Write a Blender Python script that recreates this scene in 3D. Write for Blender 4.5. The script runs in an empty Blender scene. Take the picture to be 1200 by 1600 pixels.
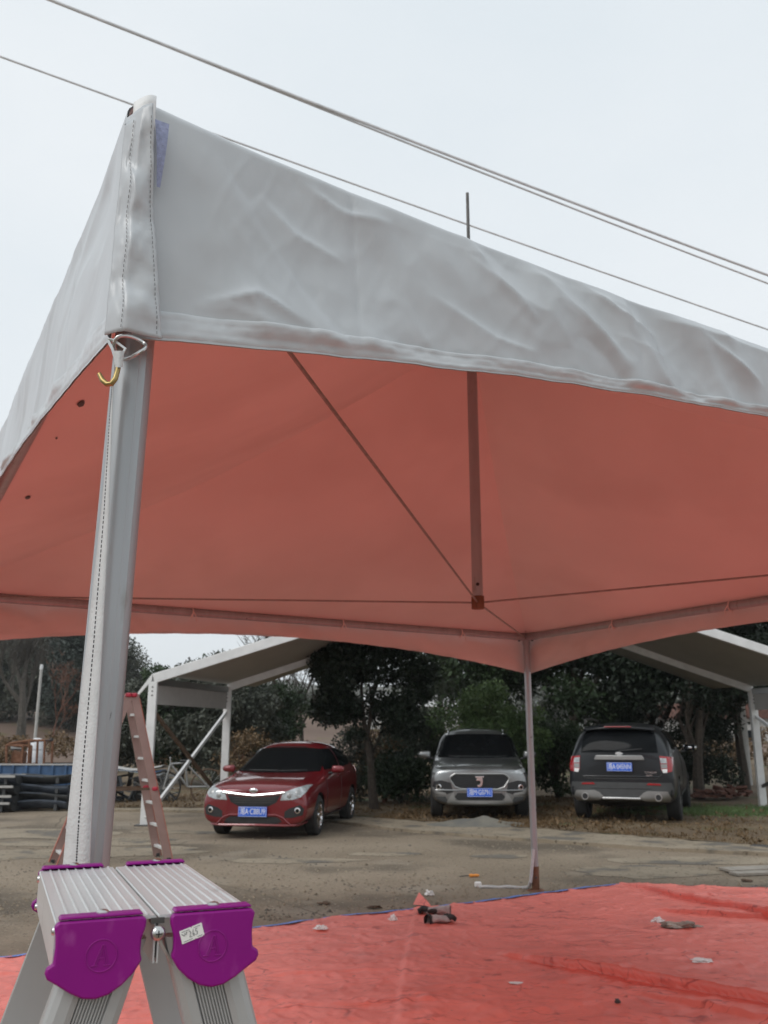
import bpy, bmesh, math, random
import numpy as np
from mathutils import Vector, Matrix, noise
from mathutils.bvhtree import BVHTree
random.seed(7); rng = np.random.default_rng(7)
S = bpy.context.scene
COL = S.collection
PI = math.pi
R = math.radians

# ------------------------------------------------------------------ camera
CAMH = 1.5
PITCH = math.atan(0.2505)
cd = bpy.data.cameras.new('camera'); cam = bpy.data.objects.new('camera', cd); COL.objects.link(cam)
cam.location = (0, 0, CAMH); cam.rotation_euler = (PI/2 + PITCH, 0, 0)
cd.sensor_fit = 'VERTICAL'; cd.sensor_height = 32; cd.sensor_width = 24; cd.lens = 28
cd.clip_start = 0.05; cd.clip_end = 3000
cd.dof.use_dof = True; cd.dof.focus_distance = 1.45; cd.dof.aperture_fstop = 10
S.camera = cam
# ------------------------------------------------------------------ sky and sun (overcast)
SUN_EL, SUN_AZ = R(42), R(-135)        # azimuth from +Y towards +X
W = bpy.data.worlds.new('World'); S.world = W; W.use_nodes = True
nt = W.node_tree; nt.nodes.clear()
out = nt.nodes.new('ShaderNodeOutputWorld'); bg = nt.nodes.new('ShaderNodeBackground')
sky = nt.nodes.new('ShaderNodeTexSky'); sky.sky_type = 'NISHITA'; sky.sun_disc = False
sky.sun_elevation = SUN_EL; sky.sun_rotation = SUN_AZ; sky.air_density = 1.0; sky.dust_density = 6.0
tcw = nt.nodes.new('ShaderNodeTexCoord'); mpw = nt.nodes.new('ShaderNodeMapping'); mpw.inputs['Scale'].default_value = (1, 1, 2.2)
nzw = nt.nodes.new('ShaderNodeTexNoise'); nzw.inputs['Scale'].default_value = 1.6; nzw.inputs['Detail'].default_value = 5
crw = nt.nodes.new('ShaderNodeValToRGB')
crw.color_ramp.elements[0].position = .3; crw.color_ramp.elements[0].color = (7.5, 8.2, 8.7, 1)
crw.color_ramp.elements[1].position = .72; crw.color_ramp.elements[1].color = (8.7, 9.1, 9.4, 1)
mxw = nt.nodes.new('ShaderNodeMix'); mxw.data_type = 'RGBA'; mxw.inputs[0].default_value = .94
nt.links.new(tcw.outputs['Generated'], mpw.inputs[0]); nt.links.new(mpw.outputs[0], nzw.inputs['Vector'])
nt.links.new(nzw.outputs[0], crw.inputs[0]); nt.links.new(sky.outputs[0], mxw.inputs[6]); nt.links.new(crw.outputs[0], mxw.inputs[7])
nt.links.new(mxw.outputs[2], bg.inputs[0]); nt.links.new(bg.outputs[0], out.inputs[0])
bg.inputs[1].default_value = 0.105
sd = bpy.data.lights.new('sun', 'SUN'); sd.energy = 1.2; sd.angle = R(28); sd.color = (1, .985, .965)
sun = bpy.data.objects.new('sun', sd); COL.objects.link(sun)
sdir = Vector((math.sin(SUN_AZ)*math.cos(SUN_EL), math.cos(SUN_AZ)*math.cos(SUN_EL), math.sin(SUN_EL)))
sun.rotation_euler = (-sdir).to_track_quat('-Z', 'Y').to_euler(); sun.location = sdir*50
S.view_settings.view_transform = 'Standard'; S.view_settings.look = 'None'
S.view_settings.exposure = 0.0; S.view_settings.gamma = 1; S.view_settings.use_curve_mapping = False
S.cycles.max_bounces = 6; S.cycles.diffuse_bounces = 4; S.cycles.use_denoising = True

# ------------------------------------------------------------------ measuring helper: the point on the plane z (or y) seen along a photo direction
CF = Vector((0, math.cos(PITCH), math.sin(PITCH))); CU = Vector((0, -math.sin(PITCH), math.cos(PITCH)))
def ray(px, py): return CF*1400 + Vector((px-600, 0, 0)) - CU*(py-800)
def atz(px, py, z=0.):
    d = ray(px, py); return Vector((0, 0, CAMH)) + d*((z-CAMH)/d.z)
def aty(px, py, y):
    d = ray(px, py); return Vector((0, 0, CAMH)) + d*(y/d.y)

# ------------------------------------------------------------------ materials
MATS = {}
def mat(name, col, rough=.6, metal=0., var=.12, vs=6., bump=0., bs=80., col2=None, lo=.35, hi=.68, coat=0., spec=.5, detail=6, stretch=None, emit=None):
    m = bpy.data.materials.new(name); m.use_nodes = True; MATS[name] = m
    t = m.node_tree; b = t.nodes['Principled BSDF']
    b.inputs['Roughness'].default_value = rough; b.inputs['Metallic'].default_value = metal
    b.inputs['Specular IOR Level'].default_value = spec
    if coat: b.inputs['Coat Weight'].default_value = coat; b.inputs['Coat Roughness'].default_value = .05
    tc = t.nodes.new('ShaderNodeTexCoord'); src = tc.outputs['Object']
    if stretch:
        mp = t.nodes.new('ShaderNodeMapping'); mp.inputs['Scale'].default_value = stretch
        t.links.new(src, mp.inputs[0]); src = mp.outputs[0]
    n = t.nodes.new('ShaderNodeTexNoise'); n.inputs['Scale'].default_value = vs; n.inputs['Detail'].default_value = detail
    t.links.new(src, n.inputs['Vector'])
    cr = t.nodes.new('ShaderNodeValToRGB'); e = cr.color_ramp.elements
    c2 = col2 if col2 else tuple(min(1, c*(1+var)) for c in col)
    c1 = col if col2 else tuple(c*(1-var) for c in col)
    e[0].position = lo; e[1].position = hi; e[0].color = (*c1, 1); e[1].color = (*c2, 1)
    t.links.new(n.outputs[0], cr.inputs[0]); t.links.new(cr.outputs[0], b.inputs['Base Color'])
    if bump:
        n2 = t.nodes.new('ShaderNodeTexNoise'); n2.inputs['Scale'].default_value = bs; n2.inputs['Detail'].default_value = 5
        t.links.new(src, n2.inputs['Vector'])
        bp = t.nodes.new('ShaderNodeBump'); bp.inputs['Strength'].default_value = bump; bp.inputs['Distance'].default_value = .01
        t.links.new(n2.outputs[0], bp.inputs['Height']); t.links.new(bp.outputs[0], b.inputs['Normal'])
    return m
def bsdf(m): return m.node_tree.nodes['Principled BSDF']
def mixin(m, col, scale, lo, hi, detail=8, stretch=None, kind='noise'):
    """lay a further blotch colour over a material's base colour"""
    t = m.node_tree; b = bsdf(m); old = b.inputs['Base Color'].links[0].from_socket
    tc = [n for n in t.nodes if n.type == 'TEX_COORD'][0]; src = tc.outputs['Object']
    if stretch:
        mp = t.nodes.new('ShaderNodeMapping'); mp.inputs['Scale'].default_value = stretch; t.links.new(src, mp.inputs[0]); src = mp.outputs[0]
    if kind == 'noise':
        n = t.nodes.new('ShaderNodeTexNoise'); n.inputs['Scale'].default_value = scale; n.inputs['Detail'].default_value = detail; o = n.outputs[0]
    else:
        nz = t.nodes.new('ShaderNodeTexNoise'); nz.inputs['Scale'].default_value = scale*2.2; nz.inputs['Detail'].default_value = 5
        ad = t.nodes.new('ShaderNodeMix'); ad.data_type = 'RGBA'; ad.blend_type = 'ADD'; ad.inputs[0].default_value = .6
        t.links.new(src, nz.inputs['Vector']); t.links.new(src, ad.inputs[6]); t.links.new(nz.outputs['Color'], ad.inputs[7]); src = ad.outputs[2]
        n = t.nodes.new('ShaderNodeTexVoronoi'); n.inputs['Scale'].default_value = scale
        n.feature = 'DISTANCE_TO_EDGE' if kind == 'crack' else 'F1'; o = n.outputs['Distance']
    t.links.new(src, n.inputs['Vector'])
    mr = t.nodes.new('ShaderNodeMapRange'); mr.inputs[1].default_value = lo; mr.inputs[2].default_value = hi
    t.links.new(o, mr.inputs[0])
    mx = t.nodes.new('ShaderNodeMix'); mx.data_type = 'RGBA'
    t.links.new(mr.outputs[0], mx.inputs[0]); t.links.new(old, mx.inputs[6]); mx.inputs[7].default_value = (*col, 1)
    t.links.new(mx.outputs[2], b.inputs['Base Color'])
    return m

# ------------------------------------------------------------------ mesh helpers
class MB:
    def __init__(s): s.v = []; s.f = []; s.mi = []; s.cur = 0
    def add(s, vs, fs):
        o = len(s.v); s.v += [tuple(v) for v in vs]
        for f in fs: s.f.append(tuple(o+i for i in f)); s.mi.append(s.cur)
        return s
    def box(s, c, d, M=None):
        x, y, z = (a/2 for a in d); c = Vector(c)
        P = [Vector((sx*x, sy*y, sz*z)) for sz in (-1, 1) for sx, sy in ((-1,-1),(1,-1),(1,1),(-1,1))]
        P = [(M @ p if M else p)+c for p in P]
        return s.add(P, [(3,2,1,0),(4,5,6,7),(0,1,5,4),(1,2,6,5),(2,3,7,6),(3,0,4,7)])
    def bar(s, p0, p1, w, h, up=(0,0,1)):
        p0 = Vector(p0); p1 = Vector(p1); d = (p1-p0).normalized(); a = d.cross(Vector(up))
        if a.length < 1e-4: a = d.cross(Vector((1,0,0)))
        a.normalize(); b = a.cross(d)
        P = [p+a*(sx*w/2)+b*(sy*h/2) for p in (p0, p1) for sx, sy in ((-1,-1),(1,-1),(1,1),(-1,1))]
        return s.add(P, [(0,1,2,3),(7,6,5,4),(1,0,4,5),(2,1,5,6),(3,2,6,7),(0,3,7,4)])
    def tube(s, pts, r, n=8, cap=True):
        pts = [Vector(p) for p in pts]; m = len(pts); rs = r if isinstance(r, (list, tuple)) else [r]*m
        P = []; ref = None
        for i, p in enumerate(pts):
            d = (pts[min(i+1, m-1)]-pts[max(i-1, 0)]).normalized()
            if ref is None:
                ref = d.cross(Vector((0,0,1)))
                if ref.length < .05: ref = d.cross(Vector((1,0,0)))
            a = (ref - d*ref.dot(d)).normalized(); ref = a; b = d.cross(a)
            for k in range(n):
                t = 2*PI*k/n; P.append(p+(a*math.cos(t)+b*math.sin(t))*rs[i])
        F = [(i*n+k, i*n+(k+1)%n, (i+1)*n+(k+1)%n, (i+1)*n+k) for i in range(m-1) for k in range(n)]
        if cap: F += [tuple(range(n))[::-1], tuple((m-1)*n+k for k in range(n))]
        return s.add(P, F)
    def prism(s, poly, o, ux, uy, depth):
        """polygon in the plane (o, ux, uy), extruded along ux x uy by depth"""
        o = Vector(o); ux = Vector(ux); uy = Vector(uy); w = ux.cross(uy).normalized()*depth; n = len(poly)
        A = [o+ux*x+uy*y for x, y in poly]; B = [a+w for a in A]
        return s.add(A+B, [tuple(range(n))[::-1], tuple(range(n, 2*n))] + [(i, (i+1)%n, n+(i+1)%n, n+i) for i in range(n)])
    def extrude(s, sec, p0, p1, ux, uy, cap=True):
        """section (2d) swept from p0 to p1"""
        p0 = Vector(p0); p1 = Vector(p1); ux = Vector(ux); uy = Vector(uy); n = len(sec)
        A = [p0+ux*x+uy*y for x, y in sec]; B = [p1+ux*x+uy*y for x, y in sec]
        F = [(i, (i+1)%n, n+(i+1)%n, n+i) for i in range(n)]
        if cap: F += [tuple(range(n))[::-1], tuple(range(n, 2*n))]
        return s.add(A+B, F)
    def lathe(s, prof, c, ax, n=24):
        """profile (r, h) turned round axis ax through c"""
        c = Vector(c); ax = Vector(ax).normalized(); a = ax.cross(Vector((0,0,1)))
        if a.length < .05: a = ax.cross(Vector((1,0,0)))
        a.normalize(); b = ax.cross(a); m = len(prof)
        P = [c+ax*h+(a*math.cos(2*PI*k/n)+b*math.sin(2*PI*k/n))*max(r, 1e-4) for r, h in prof for k in range(n)]
        return s.add(P, [(i*n+k, i*n+(k+1)%n, (i+1)*n+(k+1)%n, (i+1)*n+k) for i in range(m-1) for k in range(n)])
    def grid(s, fn, nu, nv):
        P = [fn(i/nu, j/nv) for j in range(nv+1) for i in range(nu+1)]
        return s.add(P, [(j*(nu+1)+i, j*(nu+1)+i+1, (j+1)*(nu+1)+i+1, (j+1)*(nu+1)+i) for j in range(nv) for i in range(nu)])
    def build(s, name, mats, parent=None, smooth=False, bevel=0, solid=0, fix=True, loc=None):
        me = bpy.data.meshes.new(name); me.from_pydata(s.v, [], s.f)
        if not isinstance(mats, (list, tuple)): mats = [mats]
        for m in mats: me.materials.append(MATS[m] if isinstance(m, str) else m)
        me.polygons.foreach_set('material_index', s.mi)
        if fix:
            bm = bmesh.new(); bm.from_mesh(me); bmesh.ops.recalc_face_normals(bm, faces=bm.faces); bm.to_mesh(me); bm.free()
        if smooth:
            me.polygons.foreach_set('use_smooth', [True]*len(me.polygons))
            if smooth != 'all': me.set_sharp_from_angle(angle=R(38))
        o = bpy.data.objects.new(name, me); COL.objects.link(o)
        if parent: o.parent = parent
        if loc: o.location = loc
        if bevel:
            b = o.modifiers.new('bevel', 'BEVEL'); b.width = bevel; b.segments = 2; b.limit_method = 'ANGLE'; b.angle_limit = R(40)
        return o
def thing(name, label, cat, loc=(0,0,0), rz=0, group=None):
    o = bpy.data.objects.new(name, None); COL.objects.link(o); o.location = loc; o.rotation_euler = (0, 0, rz); o.empty_display_size = .1
    return tag(o, label, cat, group)
def tag(o, label, cat, group=None):
    o['label'] = label; o['category'] = cat
    if group: o['group'] = group
    return o
def struct(o): o['kind'] = 'structure'; return o
def stuff(o, label=None, cat=None):
    o['kind'] = 'stuff'
    if label: o['label'] = label; o['category'] = cat
    return o
def fbm(x, y, z=0., o=4): return noise.fractal(Vector((x, y, z)), 1.0, 2.0, o)
def text_mesh(name, body, size, m, parent, M, depth=.001):
    c = bpy.data.curves.new(name, 'FONT'); c.body = body; c.size = size; c.extrude = depth; c.align_x = 'CENTER'; c.align_y = 'CENTER'
    t = bpy.data.objects.new(name+'_tmp', c); COL.objects.link(t)
    dg = bpy.context.evaluated_depsgraph_get(); me = bpy.data.meshes.new_from_object(t.evaluated_get(dg))
    bpy.data.objects.remove(t); bpy.data.curves.remove(c)
    me.name = name; me.materials.clear(); me.materials.append(MATS[m]); me.transform(M)
    o = bpy.data.objects.new(name, me); COL.objects.link(o); o.parent = parent; return o

# ------------------------------------------------------------------ material library
mat('yard', (.185,.143,.098), .95, var=.0, vs=.35, bump=.9, bs=38, col2=(.27,.215,.155), lo=.36, hi=.66, detail=10)
mixin(MATS['yard'], (.11,.086,.060), .42, .52, .62, detail=11); mixin(MATS['yard'], (.28,.235,.18), .8, .58, .72, detail=10)
mixin(MATS['yard'], (.36,.30,.23), 30, .62, .69, detail=4)
mixin(MATS['yard'], (.085,.065,.045), 24, .60, .68, detail=4)
mixin(MATS['yard'], (.10,.08,.055), .11, .0016, .0004, kind='crack')
mat('cement', (.29,.24,.175), .95, vs=1.6, bump=.7, bs=30, col2=(.205,.165,.115), detail=9); mixin(MATS['cement'], (.13,.115,.095), 1.6, .54, .62); mixin(MATS['cement'], (.10,.08,.055), 14, .60, .66)
mat('verge', (.105,.072,.042), .95, vs=.8, bump=.8, bs=30, col2=(.165,.12,.07), detail=9)
mixin(MATS['verge'], (.06,.085,.025), .7, .57, .66); mixin(MATS['verge'], (.24,.17,.08), 16, .6, .68, detail=3)
mat('mud', (.14,.135,.12), .85, vs=4, bump=.5, bs=20, col2=(.2,.185,.15))
mat('field', (.125,.082,.06), .95, vs=.25, bump=.4, bs=6, col2=(.18,.125,.095), detail=8); mixin(MATS['field'], (.13,.11,.05), .6, .56, .66)
mat('hill', (.045,.05,.04), 1, vs=.12, bump=0, col2=(.10,.095,.075), detail=10); mixin(MATS['hill'], (.14,.10,.07), .3, .55, .7)
mat('pvc_white', (.505,.53,.55), .33, var=.02, vs=3); mixin(MATS['pvc_white'], (.455,.47,.48), 4.0, .58, .80)
mat('pvc_lining', (.79,.65,.605), .5, var=.04, vs=1.2, bump=.05, bs=9); mixin(MATS['pvc_lining'], (.70,.56,.515), .9, .50, .72, detail=9)
mat('pvc_hem', (.55,.575,.595), .36, var=.03, vs=30); mat('pvc_fold', (.8,.8,.79), .5, var=.03)
mat('velcro', (.33,.36,.52), .95, var=.15, vs=120, bump=.4, bs=400)
mat('alu', (.37,.385,.395), .34, .4, var=.08, vs=7, bump=.03, bs=60, stretch=(3,3,.35)); mixin(MATS['alu'], (.30,.295,.28), 22, .62, .72, stretch=(1,1,.3)); mixin(MATS['alu'], (.12,.115,.11), 34, .70, .735, stretch=(1,1,.5))
mat('alu_pale', (.72,.72,.71), .45, .35, var=.07, vs=5)
mat('alu_mat', (.60,.605,.60), .34, .25, var=.06, vs=20, bump=.05, bs=120, stretch=(1,.08,1)); mixin(MATS['alu_mat'], (.36,.35,.33), 9, .62, .75)
mat('alu_leg', (.42,.42,.41), .42, .35, var=.06, vs=8, stretch=(1,1,.2))
mat('steel', (.55,.55,.54), .28, 1., var=.1, vs=30)
mat('steel_dark', (.10,.095,.09), .5, .6, var=.2, vs=12)
mat('zinc_gold', (.40,.30,.13), .4, 1., var=.2, vs=20)
mat('rust', (.16,.07,.035), .85, .2, vs=14, col2=(.26,.13,.08), bump=.3)
mat('cable_steel', (.30,.26,.235), .5, .5, var=.15, vs=40)
mat('webbing', (.58,.59,.585), .8, var=.05, vs=30, bump=.25, bs=260)
mat('thread', (.06,.06,.065), .9)
mat('purple', (.235,.003,.19), .38, var=.06, vs=6, coat=0, bump=.02, bs=40, spec=.32); mixin(MATS['purple'], (.34,.06,.28), 26, .60, .80, stretch=(1,1,.5)); mixin(MATS['purple'], (.18,.004,.15), 3, .5, .7)
mat('paper', (.80,.79,.75), .85, var=.05)
mat('ink', (.12,.12,.13), .8); mat('ink_blue', (.2,.2,.3), .8)
mat('tarp', (.84,.20,.155), .45, var=.06, vs=1.5, bump=.35, bs=14); mixin(MATS['tarp'], (.66,.16,.13), 2.3, .55, .75); mixin(MATS['tarp'], (.30,.09,.07), 21, .69, .75, detail=4)
mat('tarp_blue', (.13,.22,.58), .6)
mat('white_litter', (.82,.82,.80), .7, var=.05); mat('rag', (.46,.40,.34), .9, vs=14, col2=(.22,.19,.16), bump=.5)
mat('glove_grey', (.52,.44,.42), .9, vs=20, col2=(.36,.30,.29), bump=.4); mat('glove_black', (.03,.028,.027), .8, bump=.3)
mat('orange', (.75,.28,.05), .5)
mat('pink_alu', (.34,.225,.20), .5, .35, var=.08, vs=6); mat('red_orange', (.42,.13,.09), .5, var=.1); mat('crimson', (.36,.012,.035), .45)
mat('black_plastic', (.018,.018,.019), .5, var=.1); mat('rubber', (.022,.022,.022), .85, vs=20, bump=.2)
mat('paint_red', (.165,.004,.009), .32, .25, var=.03, coat=1.); mat('paint_grey', (.25,.255,.255), .28, .75, var=.03, coat=1.); mat('paint_dark', (.012,.014,.017), .3, .0, var=.03, coat=.35, spec=.3)
mat('glass_dark', (.006,.007,.008), .07, 0, var=.2, spec=.07); mat('glass_lamp', (.42,.44,.45), .12, .3, var=.25, vs=18, spec=.8)
mat('chrome', (.75,.75,.76), .12, 1., var=.05); mat('silver_trim', (.34,.34,.335), .35, .7, var=.05)
mat('grey_clad', (.055,.057,.058), .55, var=.1); mat('plate_blue', (.02,.12,.62), .4, var=.05); mat('plate_white', (.8,.8,.8), .5)
mat('lamp_red', (.30,.006,.010), .2, coat=1., var=.05); mat('grille_mesh', (.03,.031,.033), .4, .4)
mat('yellow_print', (.75,.62,.08), .6); mat('red_cloth', (.5,.03,.03), .7)
mat('roof_grey', (.36,.34,.30), .6, var=.05, vs=2); mat('gutter_grey', (.40,.39,.37), .6, var=.05)
mat('blue_sheet', (.045,.10,.20), .6, vs=4, var=.25); mat('sheet_dark', (.055,.058,.06), .6, .2, vs=5, var=.3); mat('sheet_blue', (.065,.08,.105), .6, vs=5, var=.3)
mat('wood_brown', (.11,.07,.045), .8, vs=8, var=.2); mat('brick', (.12,.055,.04), .9, vs=9, var=.3); mat('plank', (.30,.27,.23), .85, vs=8, var=.2, bump=.3, stretch=(1,.15,1))
mat('bark', (.06,.048,.038), .95, vs=12, var=.3, bump=.5, bs=40); mat('bark_pale', (.075,.066,.056), .95, vs=12, var=.3)
mat('concrete_pole', (.45,.44,.42), .85, var=.08); mat('insulation', (.72,.73,.74), .5); mat('twig_red', (.16,.075,.05), .9, var=.3)
def leafmat(name, c1, c2, vs=1.2):
    m = mat(name, c1, .55, vs=vs, col2=c2, lo=.3, hi=.7, spec=.35); return m
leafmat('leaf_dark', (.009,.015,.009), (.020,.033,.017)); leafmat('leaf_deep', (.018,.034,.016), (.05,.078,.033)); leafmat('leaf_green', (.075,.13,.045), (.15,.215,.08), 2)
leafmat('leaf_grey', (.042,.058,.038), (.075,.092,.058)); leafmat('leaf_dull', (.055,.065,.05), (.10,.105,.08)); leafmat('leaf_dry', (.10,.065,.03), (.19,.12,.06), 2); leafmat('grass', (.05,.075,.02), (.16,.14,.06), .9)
leafmat('needle', (.03,.042,.036), (.06,.075,.062))

def ridgebump(m, scale, stretch, rot, strength, dist):
    '''crease relief from ridged noise, added after the material's own bump'''
    t = m.node_tree; b = bsdf(m); tc = [n for n in t.nodes if n.type == 'TEX_COORD'][0]
    mp = t.nodes.new('ShaderNodeMapping'); mp.inputs['Scale'].default_value = stretch; mp.inputs['Rotation'].default_value = (0, 0, rot)
    n = t.nodes.new('ShaderNodeTexNoise'); n.noise_type = 'RIDGED_MULTIFRACTAL'; n.inputs['Scale'].default_value = scale; n.inputs['Detail'].default_value = 3
    bp = t.nodes.new('ShaderNodeBump'); bp.inputs['Strength'].default_value = strength; bp.inputs['Distance'].default_value = dist
    t.links.new(tc.outputs['Object'], mp.inputs[0]); t.links.new(mp.outputs[0], n.inputs['Vector']); t.links.new(n.outputs[0], bp.inputs['Height'])
    if b.inputs['Normal'].links: t.links.new(b.inputs['Normal'].links[0].from_socket, bp.inputs['Normal'])
    t.links.new(bp.outputs[0], b.inputs['Normal'])
def creaseshade(m, scale, stretch, rot, lo, hi, col):  # fold shade painted into the base colour as thin dark crease lines
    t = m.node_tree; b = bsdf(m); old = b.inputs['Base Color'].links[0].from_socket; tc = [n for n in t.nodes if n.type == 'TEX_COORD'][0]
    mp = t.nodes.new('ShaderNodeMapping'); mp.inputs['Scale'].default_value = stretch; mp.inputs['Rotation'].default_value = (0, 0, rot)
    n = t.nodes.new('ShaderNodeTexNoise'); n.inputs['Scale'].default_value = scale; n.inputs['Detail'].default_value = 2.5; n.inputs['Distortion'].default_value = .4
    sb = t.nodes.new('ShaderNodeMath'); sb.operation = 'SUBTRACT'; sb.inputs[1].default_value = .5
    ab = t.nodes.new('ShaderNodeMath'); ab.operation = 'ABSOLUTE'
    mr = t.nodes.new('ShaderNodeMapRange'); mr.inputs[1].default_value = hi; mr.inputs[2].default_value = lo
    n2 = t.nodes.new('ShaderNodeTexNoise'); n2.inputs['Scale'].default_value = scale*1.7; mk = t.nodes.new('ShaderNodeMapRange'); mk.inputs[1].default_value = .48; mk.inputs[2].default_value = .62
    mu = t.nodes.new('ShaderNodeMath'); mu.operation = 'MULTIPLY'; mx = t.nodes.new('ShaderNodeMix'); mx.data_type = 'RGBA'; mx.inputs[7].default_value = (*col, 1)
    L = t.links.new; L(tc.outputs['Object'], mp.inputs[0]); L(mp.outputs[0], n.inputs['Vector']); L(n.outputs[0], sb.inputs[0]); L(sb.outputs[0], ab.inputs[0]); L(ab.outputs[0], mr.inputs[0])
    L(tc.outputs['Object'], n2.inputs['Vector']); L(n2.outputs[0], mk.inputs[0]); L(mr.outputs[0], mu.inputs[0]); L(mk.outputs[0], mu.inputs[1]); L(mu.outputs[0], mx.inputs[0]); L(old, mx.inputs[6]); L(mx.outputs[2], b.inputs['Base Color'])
creaseshade(MATS['tarp'], 1.0, (1, 2.6, 1), R(-18), .0, .014, (.36,.055,.045)); creaseshade(MATS['tarp'], 1.6, (1, 2.2, 1), R(25), .0, .010, (.42,.07,.055)); creaseshade(MATS['tarp'], 2.6, (1, 3.2, 1), R(-35), .0, .016, (.46,.08,.06))
ridgebump(MATS['pvc_lining'], .8, (1, 2.2, 1), R(30), .22, .03)
ridgebump(MATS['tarp'], 1.1, (1, 2.4, 1), R(-20), .8, .03); ridgebump(MATS['tarp'], 2.3, (2.2, 1, 1), R(-15), .5, .02)

# ------------------------------------------------------------------ ground
def plane_far():
    b = MB(); b.add([(-400,-60,0),(400,-60,0),(400,700,0),(-400,700,0)], [(0,1,2,3)]); return b
struct(plane_far().build('ground', 'yard'))
edge_near = [(-40,26.0),(-14,21.6)] + [tuple(atz(*q)[:2]) for q in ((150,1268),(330,1270),(500,1283),(640,1301),(740,1309),(840,1316),(1000,1328),(1200,1338))] + [(9.5,9.2),(30,-2)]
edge_far = [(-40,27.2),(-14,22.6)] + [tuple(atz(*q, .05)[:2]) for q in ((150,1262),(340,1262),(530,1273),(660,1283),(750,1288),(850,1295),(1000,1306),(1200,1322))] + [(9.9,10.3),(30,-.6)]
def jag(E, a, sd):
    r = random.Random(sd); o = []
    for (x0, y0), (x1, y1) in zip(E[:-1], E[1:]):
        n = max(1, int(math.hypot(x1-x0, y1-y0)/.25))
        for i in range(n):
            t = i/n; o.append((x0+(x1-x0)*t+r.uniform(-a, a), y0+(y1-y0)*t+r.uniform(-a, a)))
    o.append(E[-1]); return o
def resample(E, n):
    E = [Vector((*p, 0)) for p in E]; L = [0]
    for a, b in zip(E[:-1], E[1:]): L.append(L[-1]+(b-a).length)
    o = []; j = 0
    for i in range(n):
        s = L[-1]*i/(n-1)
        while j < len(E)-2 and L[j+1] < s: j += 1
        t = (s-L[j])/max(1e-6, L[j+1]-L[j]); o.append(E[j].lerp(E[j+1], t))
    return o
# the same count along both edges, piecewise so they stay opposite each other
def paired(n):
    a, b = [], []
    for k in range(len(edge_near)-1):
        for i in range(n):
            t = i/n; wob = .05*fbm(k*3+t*4, 1.7)
            pa = Vector((*edge_near[k], 0)).lerp(Vector((*edge_near[k+1], 0)), t); pb = Vector((*edge_far[k], 0)).lerp(Vector((*edge_far[k+1], 0)), t)
            a.append(pa+Vector((0, wob, 0))); b.append(pb+Vector((0, .09*fbm(k*2+t*3, 9.3), 0)))
    return a, b
ea, eb = paired(14)
m = MB(); n = len(ea); NZ = 6
def kz(i, t): return .045+.012*fbm(i*.35, t*2.)
P = [(ea[i].x, ea[i].y, 0.) for i in range(n)]
for j in range(NZ+1):
    for i in range(n):
        p = ea[i].lerp(eb[i], j/NZ); P.append((p.x, p.y, kz(i, j/NZ)))
F = [(j*n+i, j*n+i+1, (j+1)*n+i+1, (j+1)*n+i) for j in range(NZ+1) for i in range(n-1)]
m.add(P, F); struct(m.build('kerb_strip', 'cement', smooth=True))
# earth verge behind the kerb
m = MB(); rows = [0, .03, .08, .15, .25, .4, .6, 1.0]; P = []
for j, t in enumerate(rows):
    for i in range(n):
        p = eb[i]; q = Vector((p.x*1.25+2*(0 if j == 0 else 1)*0, p.y+40, 0)); v = p.lerp(q, t)
        z = .05 if j == 0 else .055+.035*fbm(v.x*.6, v.y*.6)+ (0.0 if t < .3 else (t-.3)*.8)
        P.append((v.x, v.y, z))
m.add(P, [(j*n+i, j*n+i+1, (j+1)*n+i+1, (j+1)*n+i) for j in range(len(rows)-1) for i in range(n-1)])
struct(m.build('verge', 'verge', smooth=True))
# pale cement patches worn through the yard at the left
for k, (px, py, rx, ry, a) in enumerate(((30,1303,1.6,.8,.2),(120,1318,1.3,.35,.1),(215,1330,.9,.55,.3),(20,1335,.7,.5,0),(780,1338,.35,.22,.1),(1010,1362,.8,.5,.2),(600,1335,.5,.18,.1),(1100,1345,1.2,.35,.3),(460,1345,.9,.25,.2),(205,1312,.7,.25,.2),(300,1300,1.0,.3,.2))):
    c = atz(px, py); m = MB(); nn = 36
    P = [(c.x, c.y, .006)]+[(c.x+rx*math.cos(t)*(1+.3*fbm(math.cos(t)*2+k*7, math.sin(t)*2)), c.y+ry*math.sin(t)*(1+.35*fbm(math.cos(t)*2, math.sin(t)*2+k*5)), .004) for t in [2*PI*i/nn for i in range(nn)]]
    m.add(P, [(0, i+1, (i+1)%nn+1) for i in range(nn)]); struct(m.build('cement_patch', 'cement'))
# mud heap on the kerb before the grey car
m = MB()
def heap(u, v):
    x = -0.9+1.8*u; y = -.45+.9*v; r = (x/.8)**2+(y/.4)**2
    return (x, y, .02+.11*math.exp(-2.2*r)*(1+.5*fbm(x*3, y*3))-.03*max(0, r-.8))
m.grid(heap, 24, 14); o = struct(m.build('mud_heap', 'mud', smooth='all')); hp = atz(748, 1288, .05); o.location = (hp.x, hp.y, .035)
# dry field bank and wooded hills
def ridge(name, mt, x0, x1, y0, y1, hfun, nu, nv):
    m = MB()
    def fn(u, v):
        x = x0+(x1-x0)*u; y = y0+(y1-y0)*v; return (x, y, hfun(x, y, v))
    m.grid(fn, nu, nv); return struct(m.build(name, mt, smooth='all'))
ridge('field_bank', 'field', -70, 60, 44, 80, lambda x, y, v: .3+3.1*min(1, v*1.6)*(1+.25*fbm(x*.06, y*.06))*(.75+.25*math.tanh(-x/12)), 60, 12)
ridge('far_hill', 'hill', -420, 420, 240, 420, lambda x, y, v: math.sin(min(1, v*1.3)*PI/2)*(24+8*fbm(x*.008, 2.2)+2*fbm(x*.07, y*.07)-.012*abs(x+60)), 160, 30)

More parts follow.
